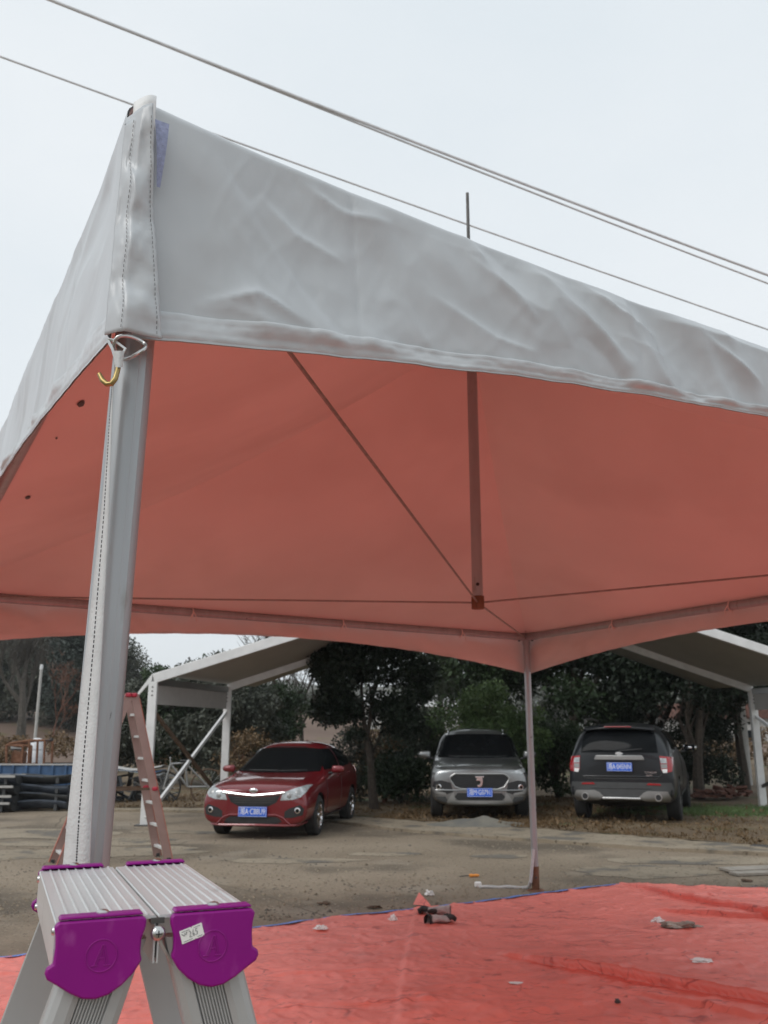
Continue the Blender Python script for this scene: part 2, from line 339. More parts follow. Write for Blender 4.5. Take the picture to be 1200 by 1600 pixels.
# ------------------------------------------------------------------ the tent
A = Vector((-.439, 1.414, 0)); D = Vector((4.42, 4.44, 0)); C_ = Vector((1.538, 9.702, 0)); B = Vector((-3.35, 6.66, 0))
EAVE = 2.575; CEN = (A+C_)/2; CEN.x = .585; PEAK = 4.12
tent = thing('party_tent', 'large square tent with grey white roof, salmon lining and scalloped valances', 'tent', (CEN.x, CEN.y, 0))
TO = Vector((CEN.x, CEN.y, 0))
def side_pt(P, Q, s): return P.lerp(Q, s)
def dropz(t): return 2.15+.23*(1-(1-2*t)**2)
def ztop(p): return 2.540+.070*math.exp(-(Vector((p.x, p.y, 0))-A).length/.6)
CREASES = [((.88,2.55),(1.08,2.44),(1.20,2.36)), ((1.02,2.56),(1.16,2.50),(1.30,2.47)), ((1.12,2.44),(1.32,2.42),(1.38,2.37)), ((.30,2.56),(.40,2.52),(.52,2.53)), ((.10,2.24),(.22,2.29),(.33,2.25)), ((.05,2.22),(.17,2.25),(.30,2.23),(.36,2.24)), ((.60,2.40),(.78,2.34),(.90,2.33)), ((1.45,2.52),(1.60,2.46),(1.70,2.42)), ((1.75,2.54),(1.95,2.47),(2.1,2.43)), ((.22,2.50),(.30,2.44),(.42,2.41)), ((2.3,2.55),(2.6,2.44),(2.8,2.42)), ((3.0,2.5),(3.3,2.43),(3.6,2.44)), ((.70,2.52),(.82,2.46),(.90,2.40))]
def make_valance(P, Q, fine, sd, amp=1.):
    L = (Q-P).length; d = (Q-P)/L; nrm = Vector((d.y, -d.x, 0))
    if (P+Q-2*TO).dot(nrm) < 0: nrm = -nrm
    m = MB(); nu, nv = (520, 64) if fine else (140, 22); SKIN = .004
    def disp(s, z, h):
        hem = min(1, max(0, (h-.03)/.05)); top = min(1, max(0, (1-h)*7)) if True else 1
        w = fbm(s*.9, z*.9, sd+4., 2)
        a = .021*fbm(s*1.5+sd, z*2.6, sd, 2)+.008*fbm(s*5.0, z*6, sd+30., 2)
        a += .018*fbm((s*.75+z)*3.8+w*.6, (z*.7-s)*1.1, sd+8., 2)           # soft diagonal drapes
        q = fbm((s+z*.9)*3.4+w*.8, (z-s*.35)*1.3, sd+21., 2); a += .012*max(0, 1-abs(q)*3.4); q3 = fbm((s*.5+z*1.3)*2.6+w, (z*.8-s)*.8, sd+41., 2); a += .003*max(0, 1-abs(q3)*3.6); q4 = fbm((s+z*.6)*9+w*2, (z-s*.5)*4.5, sd+52., 2); a += .0016*max(0, 1-abs(q4)*3.4); q5 = fbm((s-z*.5)*13, (z*.8+s*.4)*6, sd+63., 2); a += .0010*max(0, 1-abs(q5)*3.4)
        if amp == 1.:
            for k, cr in enumerate(CREASES):
                if not (min(c[0] for c in cr)-.07 < s < max(c[0] for c in cr)+.07): continue
                tot = len(cr)-1; best = None
                for j, ((x0, z0), (x1, z1)) in enumerate(zip(cr[:-1], cr[1:])):
                    dx, dz = x1-x0, z1-z0; LL_ = math.hypot(dx, dz); t_ = max(0, min(1, ((s-x0)*dx+(z-z0)*dz)/LL_/LL_)); ex, ez = s-x0-dx*t_, z-z0-dz*t_; dd = math.hypot(ex, ez)
                    if best is None or dd < best[0]: best = (dd, (j+t_)/tot, ex*dz-ez*dx)
                dd, tt, sg = best
                a += .0135*math.sin(PI*min(1, max(0, tt)))**.8*math.exp(-dd/(.030 if sg > 0 else .009))*(.65+.35*math.sin(k*2.1))
        a += .004*max(0, 1-h*2.6)*fbm(s*9, z*6, sd+2., 2)            # puckers over the hem
        for s0 in (.43, 1.22, 2.35, 3.5, 4.6):                       # vertical welds pull a pleat
            a -= .0055*math.exp(-abs(s-s0-.012*math.sin(z*9))/.007)*(.3+.7*h)
            a += .004*math.exp(-((s-s0-.05)/.035)**2)*fbm(s0*3, z*4, sd, 2)
        a *= amp*min(1, max(.05, (s-.05)/.12))
        return a*hem*(.15+.85*top)
    def pt(s, h, inner):
        t = s/L; pb_ = P+d*s; z = dropz(t)+(ztop(pb_)+.012-dropz(t))*h
        z += .004*fbm(s*7, 3.1, sd)*(1-h)
        off = disp(s, z, h)
        if h > .95: off -= ((h-.95)/.05)**2*.02                    # rolls over the beam
        p = P+d*s+nrm*(off+.03-(SKIN if inner else 0)); return Vector((p.x, p.y, z))-TO
    pw = 1.7 if fine else 1.
    fwd = (P-A).length < (Q-A).length
    def su(u): return L*(u**pw if fwd else 1-(1-u)**pw)
    m.cur = 0; m.grid(lambda u, v: pt(su(u), v, False), nu, nv)
    m.cur = 1; m.grid(lambda u, v: pt(su(u), v, True), nu, nv)
    o = m.build('valance', ['pvc_white', 'pvc_lining'], tent, smooth='all', fix=False)
    # stitched hem band, a second layer with puckered stitching
    hm = MB(); hn = 620 if fine else 100; rows = 8
    def hp_(u, v):
        s_ = su(u); h_ = .006+.115*v; edge = min(v, 1-v)*rows
        pk = .0016*fbm(s_*38, v*5, sd+5., 2)+.0006*math.sin(v*PI*5)*(1 if fine else 0)
        return pt(s_, h_, False)+nrm*((.0022+pk) if 0 < v < 1 else -.001)
    hm.grid(hp_, hn, rows); hm.build('hem', 'pvc_hem', o, smooth='all', fix=False)
    return o
make_valance(A, D, True, 1.3); make_valance(A, B, True, 7.1, .45); make_valance(B, C_, False, 3.7, .8); make_valance(D, C_, False, 5.9, .8)
def make_roof(P, Q):
    m = MB(); top = Vector((CEN.x, CEN.y, PEAK)); n = 30
    d = (Q-P).normalized(); nrm = Vector((d.y, -d.x, 0)); nrm = nrm if (P+Q-2*TO).dot(nrm) > 0 else -nrm
    def fn(inner):
        def g(u, v):
            e = P.lerp(Q, u); k = v; p = e.lerp(Vector((CEN.x, CEN.y, 0)), k)
            z = EAVE+(ztop(e)-EAVE)*max(0, 1-k*4)+.006+(PEAK-EAVE)*(k-.10*math.sin(PI*k))+.010*fbm(p.x*1.4, p.y*1.4, 3.)*math.sin(PI*k)-.05*math.sin(PI*k)*math.sin(PI*u)
            return Vector((p.x, p.y, z-(.004 if inner else 0)))-TO
        return g
    m.cur = 0; m.grid(fn(False), n, n-1); m.cur = 1; m.grid(fn(True), n, n-1)
    o = m.build('roof_panel', ['pvc_white', 'pvc_lining'], tent, smooth='all', fix=False)
    return o
for P, Q in ((A, D), (D, C_), (C_, B), (B, A)): LASTROOF = make_roof(P, Q)
# small tears and scuffs in the lining of the left roof slope
for (px, py, sx) in ((127,629,.030),(44,776,.030),(88,683,.010)):
    d_ = ray(px, py).normalized(); lm = LASTROOF.data; bv_ = BVHTree.FromPolygons([v.co+TO for v in lm.vertices], [tuple(p.vertices) for p in lm.polygons])
    q, n_, _i, _d = bv_.ray_cast(Vector((0,0,CAMH)), d_)
    if q is None: continue
    n_ = n_ if n_.z < 0 else -n_; ux_ = (B-A).normalized(); ux_ = (ux_-n_*ux_.dot(n_)).normalized(); uy_ = n_.cross(ux_)
    m = MB(); m.prism([(-sx,-sx*.3),(0,-sx*.55),(sx*1.1,-sx*.1),(sx*.9,sx*.35),(-sx*.2,sx*.3),(-sx*.9,sx*.15)], q-TO+n_*.004, ux_, uy_, .002); m.build('tear_patch', 'steel_dark', tent)
# hip ropes under the lining, eave beams, posts
def inw(P, d): return P+(TO-P).normalized()*d
for P, Q in ((A, D), (D, C_), (C_, B), (B, A)):
    a = inw(P, .075); b = inw(Q, .075); m = MB(); d = (b-a).normalized(); nx = Vector((d.y, -d.x, 0))
    sec = [(.028*math.cos(t), .035*math.sin(t)) for t in [2*PI*i/14 for i in range(14)]]
    m.extrude(sec, a+Vector((0,0,EAVE-.045))-TO, b+Vector((0,0,EAVE-.045))-TO, nx, (0,0,1)); m.build('eave_beam', 'alu', tent, smooth=True)
POSTSEC = []
for k in range(32):
    t = 2*PI*k/32; r = .0345+(.0008 if k % 8 in (3, 5) else 0)-(.0022 if k % 16 == 12 else 0); POSTSEC.append((r*math.cos(t), r*math.sin(t)))
for P in (A, D, C_, B):
    c = (inw(P, .07) if P is not A else Vector((-.438, 1.476, 0)))-TO; m = MB(); c0 = c+Vector((-.045,0,0)) if P is A else c
    m.extrude(POSTSEC, c0, c+Vector((0,0,EAVE-.02)), (1,0,0), (0,1,0)); o = m.build('post', 'alu', tent, smooth=True)
    m = MB(); m.lathe([(.001,.016),(.075,.014),(.09,.0)], c0, (0,0,1), 20); m.build('foot_plate', 'rust', o, smooth=True)
    m = MB(); m.extrude([(x*1.12, y*1.12) for x, y in POSTSEC], c0+Vector((0,0,.012)), c0.lerp(c, .09)+Vector((0,0,.23)), (1,0,0), (0,1,0)); m.build('foot_sleeve', 'rust', o, smooth=True)
    m = MB(); m.tube([c0+Vector((0,-.06,.13)), c0+Vector((0,.06,.13))], .010, 8); m.build('bolt', 'steel_dark', o, smooth=True)
    m = MB(); m.extrude([(x*1.22, y*1.22) for x, y in POSTSEC], c+Vector((0,0,EAVE-.13)), c+Vector((0,0,EAVE-.03)), (1,0,0), (0,1,0)); jo = m.build('corner_joint', 'alu', o, smooth=True)
    for Q in (A, B, C_, D):
        if 5 < (Q-P).length < 6.5:
            d = (inw(Q, .07)-inw(P, .07)).normalized(); m = MB(); m.tube([c+d*.03+Vector((0,0,EAVE-.045)), c+d*.16+Vector((0,0,EAVE-.045))], .040, 12); m.build('sleeve', 'alu', jo, smooth=True)
            m = MB(); pb = c+d*.10+Vector((0,0,EAVE-.045)); m.tube([pb+Vector((0,0,-.05)), pb+Vector((0,0,-.02))], .012, 8); m.build('bolt', 'steel_dark', jo)
# king post with spike, and the four stay cables that carry it
m = MB(); kz0 = 2.29
m.tube([(0,0,kz0), (0,0,PEAK+.02)], .034, 20); kp = m.build('king_post', 'alu', tent, smooth=True)
m = MB(); m.tube([(0,0,PEAK), (0,0,5.20)], [.013,.011], 10); m.build('spike', 'steel_dark', kp, smooth=True)
m = MB(); m.extrude([(.036*math.cos(t)*(1.15 if i % 2 else 1), .036*math.sin(t)*(1.15 if i % 2 else 1)) for i, t in enumerate([2*PI*i/16 for i in range(16)])], (0,0,kz0-.02), (0,0,kz0+.06), (1,0,0), (0,1,0)); m.build('cable_cup', 'rust', kp, smooth=True)
m = MB(); m.tube([(-.002,-.040,kz0+.13),(-.002,-.02,kz0+.13)], .011, 8); m.build('pin', 'black_plastic', kp)
for P in (A, D, C_, B):
    e = inw(P, .10)-TO+Vector((0,0,EAVE-.06)); d = Vector((e.x, e.y, 0)).normalized(); m = MB()
    m.tube([Vector((0,0,kz0+.02))+d*.03, e], .0065, 6); m.build('stay_cable', 'cable_steel', tent, smooth=True)
# white tape ties round the far beams
for P, Q, ts in ((C_, B, (.155, .40, .66)), (C_, D, (.23, .46))):
    for t in ts:
        p = inw(P, .075).lerp(inw(Q, .075), t)-TO; z = EAVE-.045; d = (Q-P).normalized(); nn = Vector((d.y, -d.x, 0)); m = MB()
        m.tube([p+nn*(.037*math.cos(a))+Vector((0,0,z+.043*math.sin(a))) for a in [2*PI*i/12 for i in range(13)]], .006, 5)
        cam_side = nn if (p+TO).dot(nn) < 0 else -nn
        for sx in (-.03, .045): m.tube([p+cam_side*.042+Vector((0,0,z)), p+cam_side*.06+d*sx*.6+Vector((0,0,z-.04)), p+cam_side*.05+d*sx+Vector((0,0,z-.10+abs(sx)*.5))], .0045, 4)
        m.build('tape_tie', 'pvc_lining', tent)
# corner cover flap at the near corner, loose at its top, and the hook tape it should cling to
dAD = (D-A).normalized(); nAD = Vector((dAD.y, -dAD.x, 0)); dAB = (B-A).normalized(); nAB = -dAD
Aout = A+nAD*.03
m = MB()
def flap(u, v):
    # u across (wraps from the AB side to the AD side), v from top to bottom
    wl = .044+.010*v; wr = .014+.050*v; s = -wl+(wl+wr)*u
    lift = (.030*max(0, .42-v)*2.2*(u**2)) + .007*fbm(u*2.2, v*7, 3.3)+.004*math.sin(v*23)*math.sin(PI*u)
    z = 2.575-.425*v - (.01*(1-u) if v < .05 else 0)
    p = A+nAD*(.046+lift+.004)+nAB*.02
    if s < 0: p = p+dAB*(-s)*.62+nAB*(-s)*.45
    else: p = p+dAD*s
    p.z = z; return p-TO
m.grid(flap, 22, 60); o = m.build('corner_flap', 'pvc_white', tent, smooth='all'); sl = o.modifiers.new('solid', 'SOLIDIFY'); sl.thickness = .0022
m = MB()
for u in (.40, .93):
    for i in range(46):
        a = flap(u, .06+i*.0203); b = flap(u, .06+i*.0203+.012); q = nAD*.0018+nAB*(.0012 if u < .5 else 0); m.tube([a+q, b+q], .0005, 4)
stuff(m.build('stitching', 'steel_dark', o))
m = MB(); m.grid(lambda u, v: A+dAD*(.006+.026*u*(1-.75*v)+.012*v)+nAD*(.052+.004*math.sin(v*4))+Vector((0,0,2.563-.13*v))-TO, 4, 10); m.build('hook_tape', 'velcro', tent, smooth='all')
m = MB(); m.grid(lambda u, v: A+nAD*(.030+.012*math.sin(u*PI)+.006*v)+dAD*(-.020+.040*u)+nAB*.008+Vector((0,0,2.628-.075*v-.03*(1-u)))-TO, 10, 5)
o = m.build('peak_tongue', 'pvc_fold', tent, smooth='all'); sl = o.modifiers.new('solid', 'SOLIDIFY'); sl.thickness = .002

# strap hanging beside the near post
top = aty(183, 560, 1.41)
strap = thing('lashing_strap', 'white webbing strap with brass coloured hook hanging down the near tent post', 'strap', (top.x, top.y, 0)); SO = Vector((top.x, top.y, 0))
cl = [((181,566),.010),((178,600),.012),((174,650),.015),((170,720),.018),((165,800),.022),((157,900),.027),((149,1000),.031),((140,1100),.035),((131,1200),.037),((124,1290),.039),((120,1350),.040),((110,1480),.040),((100,1620),.040)]
def ctr(t):
    k = min(len(cl)-2, int(t*(len(cl)-1))); f = t*(len(cl)-1)-k
    a, b = cl[k], cl[k+1]; q = (a[0][0]+(b[0][0]-a[0][0])*f, a[0][1]+(b[0][1]-a[0][1])*f); return aty(*q, 1.405), a[1]+(b[1]-a[1])*f, t
def rib(t, e, o=0.):
    p, w, _ = ctr(t); full = .040; vis = min(1, w/full); ax = Vector((vis, -math.sqrt(1-vis*vis), 0)); nn = Vector((ax.y, -ax.x, 0)); nn = nn if nn.y < 0 else -nn
    return p+ax*(full*e)+nn*o-SO
m = MB(); m.grid(lambda u, v: rib(v, u-.5), 3, 80); w = m.build('webbing', 'webbing', strap, smooth='all'); sl = w.modifiers.new('solid', 'SOLIDIFY'); sl.thickness = .0022
m = MB()
for i in range(150): m.tube([rib(.06+i*.0062, 0, .0022), rib(.06+i*.0062+.0038, 0, .0022)], .0012, 4)
stuff(m.build('stitching', 'thread', w))
m = MB(); rc = aty(203, 543, 1.375); rr = .026
m.tube([rc+Vector((rr*math.cos(a), .010*math.sin(a*2), rr*.75*math.sin(a)))-SO for a in [2*PI*i/24 for i in range(25)]], .0032, 8); m.build('ring', 'steel', strap, smooth=True)
m = MB(); m.tube([aty(x, y, 1.37)-SO for x, y in ((168,530),(176,545),(184,572),(188,560),(196,545),(178,532),(168,530))], .0028, 8); m.build('triangle_link', 'steel', strap, smooth=True)
m = MB(); m.grid(lambda u, v: aty(176+18*u+4*v-6*u*v, 548+26*v, 1.368-.008*math.sin(u*PI))-SO, 5, 5); m.build('webbing_loop', 'webbing', strap, smooth='all')
m = MB(); m.tube([aty(x, y, 1.365+dy)-SO for x, y, dy in ((186,566,.01),(184,578,0),(180,592,-.004),(174,600,-.005),(167,600,-.005),(160,594,-.003),(155,584,0))], [.004,.0042,.0045,.0046,.0046,.0044,.0035], 10); m.build('hook', 'zinc_gold', strap, smooth=True)

# ------------------------------------------------------------------ tarpaulin on the ground
tu = Vector((.848,.530,0)); tv = Vector((-.530,.848,0)); T0 = A.copy()
folds = [  # start, end, height, width, sharp side
 ((2.52,9.80),(3.6,7.4),.065,.05), ((.95,6.72),(2.6,5.30),.075,.05), ((.34,9.0),(.05,5.2),.022,.05), ((2.45,8.45),(3.8,7.9),.045,.05), ((1.5,5.85),(2.4,5.0),.03,.04),
 ((-.7,6.9),(.4,7.2),.008,.02), ((-.9,6.2),(.2,6.5),.010,.025), ((.9,7.3),(2.0,7.5),.008,.02), ((.8,6.0),(1.6,6.3),.010,.02), ((1.3,7.0),(2.3,6.9),.008,.02), ((1.9,6.4),(2.4,6.6),.012,.02),((-.5,5.6),(.3,5.7),.012,.03),((.6,5.4),(1.4,5.75),.012,.03),((2.9,8.9),(3.7,9.3),.02,.03)]
def foldshift(x, y):
    sx = sy = 0.
    for (ax, ay), (bx, by), h, w in folds[:5]:
        dx, dy = bx-ax, by-ay; L = math.hypot(dx, dy); t = ((x-ax)*dx+(y-ay)*dy)/L/L
        if -.1 < t < 1.1 and h > .03:
            q = ((x-ax)*dy-(y-ay)*dx)/L + .05*fbm(t*3, ax+ay); e = max(0, math.sin(PI*min(1, max(0, (t+.1)/1.2))))**.6
            k = 1.0*h*e*math.exp(-(q/(w*.6) if q > 0 else q/(w*6.5))**2); sx += dy/L*k; sy -= dx/L*k
    return sx, sy
def tarpz(x, y):
    z = .012+.010*abs(fbm(x*1.1, y*1.1, 2.))+.009*max(0, 1-abs(fbm(x*2.6+.8*fbm(x, y), y*2.6, 6.)*2.4))**3+.006*max(0, 1-abs(fbm(x*5.2+.8*fbm(x, y), y*3.0, 16.)*2.4))**3+.003*fbm(x*9, y*9, 1., 3)
    for (ax, ay), (bx, by), h, w in folds:
        dx, dy = bx-ax, by-ay; L = math.hypot(dx, dy); t = ((x-ax)*dx+(y-ay)*dy)/L/L
        if -.1 < t < 1.1:
            q = ((x-ax)*dy-(y-ay)*dx)/L + .05*fbm(t*3, ax+ay)
            e = max(0, math.sin(PI*min(1, max(0, (t+.1)/1.2))))**.6
            qq = q/(w*.40) if q > 0 else q/(w*6.5)
            z += h*e*math.exp(-qq*qq)
    return z
def vmax(u): return 5.69+.03*math.sin(u*2.2)+.03*fbm(u*1.5, 4.) if u < 7 else 5.62-.78*(u-7)+.03*fbm(u*1.5, 4.)
m = MB()
def tp(u, v):
    uu = -1.2+10.2*u; vv = -1.0+(vmax(uu)+1.0)*(1-(1-v)**1.35); p = T0+tu*uu+tv*vv; p.z = tarpz(p.x, p.y); sx, sy = foldshift(p.x, p.y); p.x += sx; p.y += sy
    if v > .999: p.z = .008
    return p
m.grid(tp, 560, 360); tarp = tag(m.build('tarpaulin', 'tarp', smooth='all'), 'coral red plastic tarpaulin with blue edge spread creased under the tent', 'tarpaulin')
m = MB(); m.grid(lambda u, v: (T0+tu*(-1.2+10.2*u)+tv*(vmax(-1.2+10.2*u)+.07+.03*fbm(u*40, 2.)*1-.10*v))+Vector((0,0,.012+.012*v)), 400, 1); m.build('hem', 'tarp_blue', tarp)
# turned-up seam corner
m = MB(); q = atz(655, 1413)
m.add([Vector(p)+q for p in ((-.06,-.10,.015),(.10,-.22,.02),(.09,-.05,.02),(.0,.02,.10),(.01,-.02,.012))], [(0,1,3),(1,2,3),(2,4,3),(4,0,3)]); m.build('turned_corner', 'tarp', tarp)

# ------------------------------------------------------------------ platform step ladder in the foreground
LSC = .72; LO = Vector((-.428*LSC,1.262*LSC,0)); e1 = Vector((.923,.386,0)).normalized(); e2 = Vector((-e1.y, e1.x, 0))
lad = thing('step_ladder', 'aluminium folding step ladder with ribbed platform and purple end caps in front', 'ladder', (LO.x, LO.y, 0), math.atan2(e1.y, e1.x))
lad.scale = (LSC,)*3; LZ = (1.5-.235*LSC)/LSC; LW = .262; LL = .50
def half(x0, x1, name):
    sec = [(x0, -.060), (x0, -.002), (x0+.002, 0)]; n = 9; w = (x1-x0)
    for i in range(n):
        a = x0+w*(i+.12)/n; b = x0+w*(i+.88)/n; sec += [(a, 0), (a+.0012, .0022), (a+.0030, .0022), (a+.0042, .0)] if i else [(a, 0)]
    sec += [(x1-.002, 0), (x1, -.002), (x1, -.060), (x1-.002, -.060), (x1-.002, -.004), (x0+.002, -.004), (x0+.002, -.060)]
    m = MB(); m.extrude(sec, (0, 0, LZ), (0, LL, LZ), (1,0,0), (0,0,1)); return m.build(name, 'alu_mat', lad)
hw = .1295
half(0, hw, 'platform_half'); half(LW-hw, LW, 'platform_half')
hw = .114
capL = [(.004,.002),(.122,.002),(.128,-.002),(.127,-.012),(.122,-.026),(.1215,-.044),(.1245,-.053),(.113,-.069),(.098,-.082),(.080,-.092),(.062,-.096),(.044,-.094),(.026,-.086),(.008,-.075),(-.006,-.067),(-.0095,-.060),(-.008,-.053),(.0005,-.049),(.002,-.030),(.001,-.016),(-.002,-.004)]
def cap(x0, flip, back):
    P = [((hw-x*.90) if flip else x*.90, z*.98) for x, z in capL]; m = MB()
    if flip: P = P[::-1]
    y = LL+.001 if back else -.013
    m.prism([(x0+x, LZ+z) for x, z in P], (0, y+.012, 0), (1,0,0), (0,0,1), .012)
    o = m.build('end_cap', 'purple', lad, smooth=True, bevel=.0028)
    # lip lapping over the platform
    m = MB(); yl = -.006 if not back else LL+.004
    m.prism([(x0+.003, LZ+.0035), (x0+hw-.003, LZ+.0035), (x0+hw-.006, LZ+.0075), (x0+.006, LZ+.0075)], (0, (LL+.012 if back else .012), 0), (1,0,0), (0,0,1), .024)
    m.build('lip', 'purple', o, smooth=True, bevel=.0015)
    m = MB(); m.lathe([(.0085,.0),(.0085,.0015),(.0062,.0035),(.003,.0046),(.0,.005)], (x0+hw*.52, (LL-.002 if back else .004), LZ+.007), (0,0,1), 18); m.build('rivet', 'steel', o, smooth=True)
    # side fixing ears
    for zz in (-.012, -.058):
        m = MB(); xs = x0 if not flip else x0+hw; m.lathe([(.006,0),(.005,.003),(.0,.004)], (xs, (LL-.012 if back else .010), LZ+zz), (-1 if not flip else 1, 0, 0), 12); m.build('rivet', 'steel', o, smooth=True)
    if not back:
        cx = x0+hw*(.52 if not flip else .50); cz = LZ-.042; m = MB(); ry = -.0137
        m.tube([(cx+.0195*math.cos(a), ry+.0005, cz+.0195*math.sin(a)) for a in [2*PI*i/40 for i in range(41)]], .0009, 6); m.build('ring_emblem', 'purple', o, smooth=True)
        m = MB(); s = .0011; y0 = ry+.0004
        for a, b, r in (((-.0085,-.0115),(.0005,.0125),.0006), ((.0005,.0125),(.0030,.0125),.0006), ((.0030,.0125),(.0085,-.0115),.0006), ((-.0062,-.0115),(.0012,.0075),.0005),((.0012,.0075),(.0056,-.0115),.0005), ((-.0125,-.0118),(-.0045,-.0118),.0006), ((.0035,-.0118),(.0122,-.0118),.0006), ((-.0035,-.003),(.005,-.003),.0005)):
            m.tube([(cx+a[0], y0, cz+a[1]), (cx+b[0], y0, cz+b[1])], r*1.5, 6)
        m.build('letter_emblem', 'purple', o, smooth=True)
    return o
c1 = cap(0, False, False); c2 = cap(LW-hw, True, False); cap(0, False, True); cap(LW-hw, True, True)
# price sticker on the right cap
st = MB(); px, pz = LW-hw+.028, LZ-.024; ca, sa = math.cos(R(17)), math.sin(R(17))
def rot(x, z): return (px+x*ca-z*sa, pz+x*sa+z*ca)
st.prism([rot(*q) for q in ((-.0155,-.0085),(.002,-.0085),(.0030,-.0072),(.0040,-.0085),(.0155,-.0085),(.0155,.0085),(.002,.0085),(.001,.0072),(0,.0085),(-.0155,.0085))], (0,-.0133,0), (1,0,0), (0,0,1), .0006)
stk = st.build('price_sticker', 'paper', c2); m = MB()
def pen(pts, r=.0004, mt='ink'): m.tube([(rot(*q)[0], -.0141, rot(*q)[1]) for q in pts], r, 4)
pen([(-.013,.0062),(-.002,.0062)], .0003); pen([(.004,.0062),(.013,.0062)], .0003); pen([(-.013,-.0065),(-.0005,-.0065)], .0003); pen([(.006,-.0065),(.013,-.0065)], .0003)
pen([(-.0035,.0035),(-.0018,.0040),(-.0012,.0020),(-.004,-.0035),(-.0005,-.0035)]); pen([(.0028,.0045),(.0008,-.001),(.0012,-.0035),(.003,-.003),(.0027,-.0005),(.001,-.0012)]); pen([(.0080,.0042),(.0058,.0040),(.0052,.0010),(.0072,.0008),(.0068,-.0028),(.0045,-.0032)])
pen([(-.0135,.004),(-.0105,.0005),(-.009,.0042),(-.008,.001),(-.0062,.0045)], .0005)
m.build('handwriting', 'ink', stk)
# hinge screw between the halves
m = MB(); sx = LW/2; sz = LZ-.021
m.lathe([(.0,-.030),(.004,-.030),(.004,0),(.0098,0),(.0098,.002),(.0075,.0052),(.004,.0068),(.0,.0072)], (sx, -.010, sz), (0,-1,0), 20); sc = m.build('hinge_screw', 'steel', lad, smooth=True)
m = MB(); m.box((sx, -.0170, sz), (.0085,.0012,.0016)); m.box((sx, -.0170, sz), (.0016,.0012,.0085)); m.build('cross_slot', 'black_plastic', sc)
m = MB(); m.bar((sx, .006, sz+.018), (sx, .006, LZ-.01), .018, .02, (0,1,0)); m.box((sx, .25, LZ-.03), (.006, .48, .05)); m.build('hinge_bracket', 'steel_dark', lad)
m = MB(); m.bar((sx, .012, sz-.004), (sx+.030, .012, sz-.052), .003, .012, (0,1,0)); m.build('hinge_arm', 'steel', lad)
# four legs: ribbed aluminium channels, splayed
def legsec():
    w = .098; pts = [(0,.030)]
    pts += [(0,.008),(.004,.001),(.012,-.003),(.026,-.004),(.034,-.002)]
    n = 9
    for i in range(n):
        a = .036+i*.0042; pts += [(a, .003), (a+.0002, -.001), (a+.0022, -.001), (a+.0024, .003)]
    pts += [(.075,-.002),(.088,-.001),(.096,.003),(w,.010),(w,.030)]
    return pts
LS = legsec()
def leg(xt, sgn, yb):
    sec = LS if sgn < 0 else [(.098-x, y) for x, y in LS][::-1]
    if yb: sec = [(x, .03-y) for x, y in sec][::-1]
    spread = .56; top = Vector((xt, (LL-.036 if yb else .004), LZ-.030)); bot = Vector((xt+sgn*spread, top.y+(.02 if yb else -.02), .0))
    m = MB(); m.extrude(sec, top, bot, (1,0,0), (0,1,0)); o = m.build('leg', 'alu_leg', lad)
    m = MB(); m.box(bot+Vector((.049,.015,.02)), (.108,.042,.04)); m.build('rubber_foot', 'purple', o, bevel=.004)
for sgn, xt in ((-1, .022), (1, LW-.022-.098)):
    for yb in (0, 1): leg(xt, sgn, yb)
    for k in range(1, 6):
        z = LZ-.03-.30*k; f = (LZ-.03-z)/(LZ-.03); x = xt+sgn*.56*f
        m = MB(); m.box((x+.049, LL/2, z), (.082, LL-.035, .028)); m.build('step', 'alu_mat', lad, bevel=.003)
    for yb in (.028, LL-.03):
        m = MB(); m.tube([(xt+.05+sgn*.1, yb+.012, LZ-.33), (LW/2, yb+.012, LZ-.28)], .006, 6); m.build('spreader', 'steel', lad)

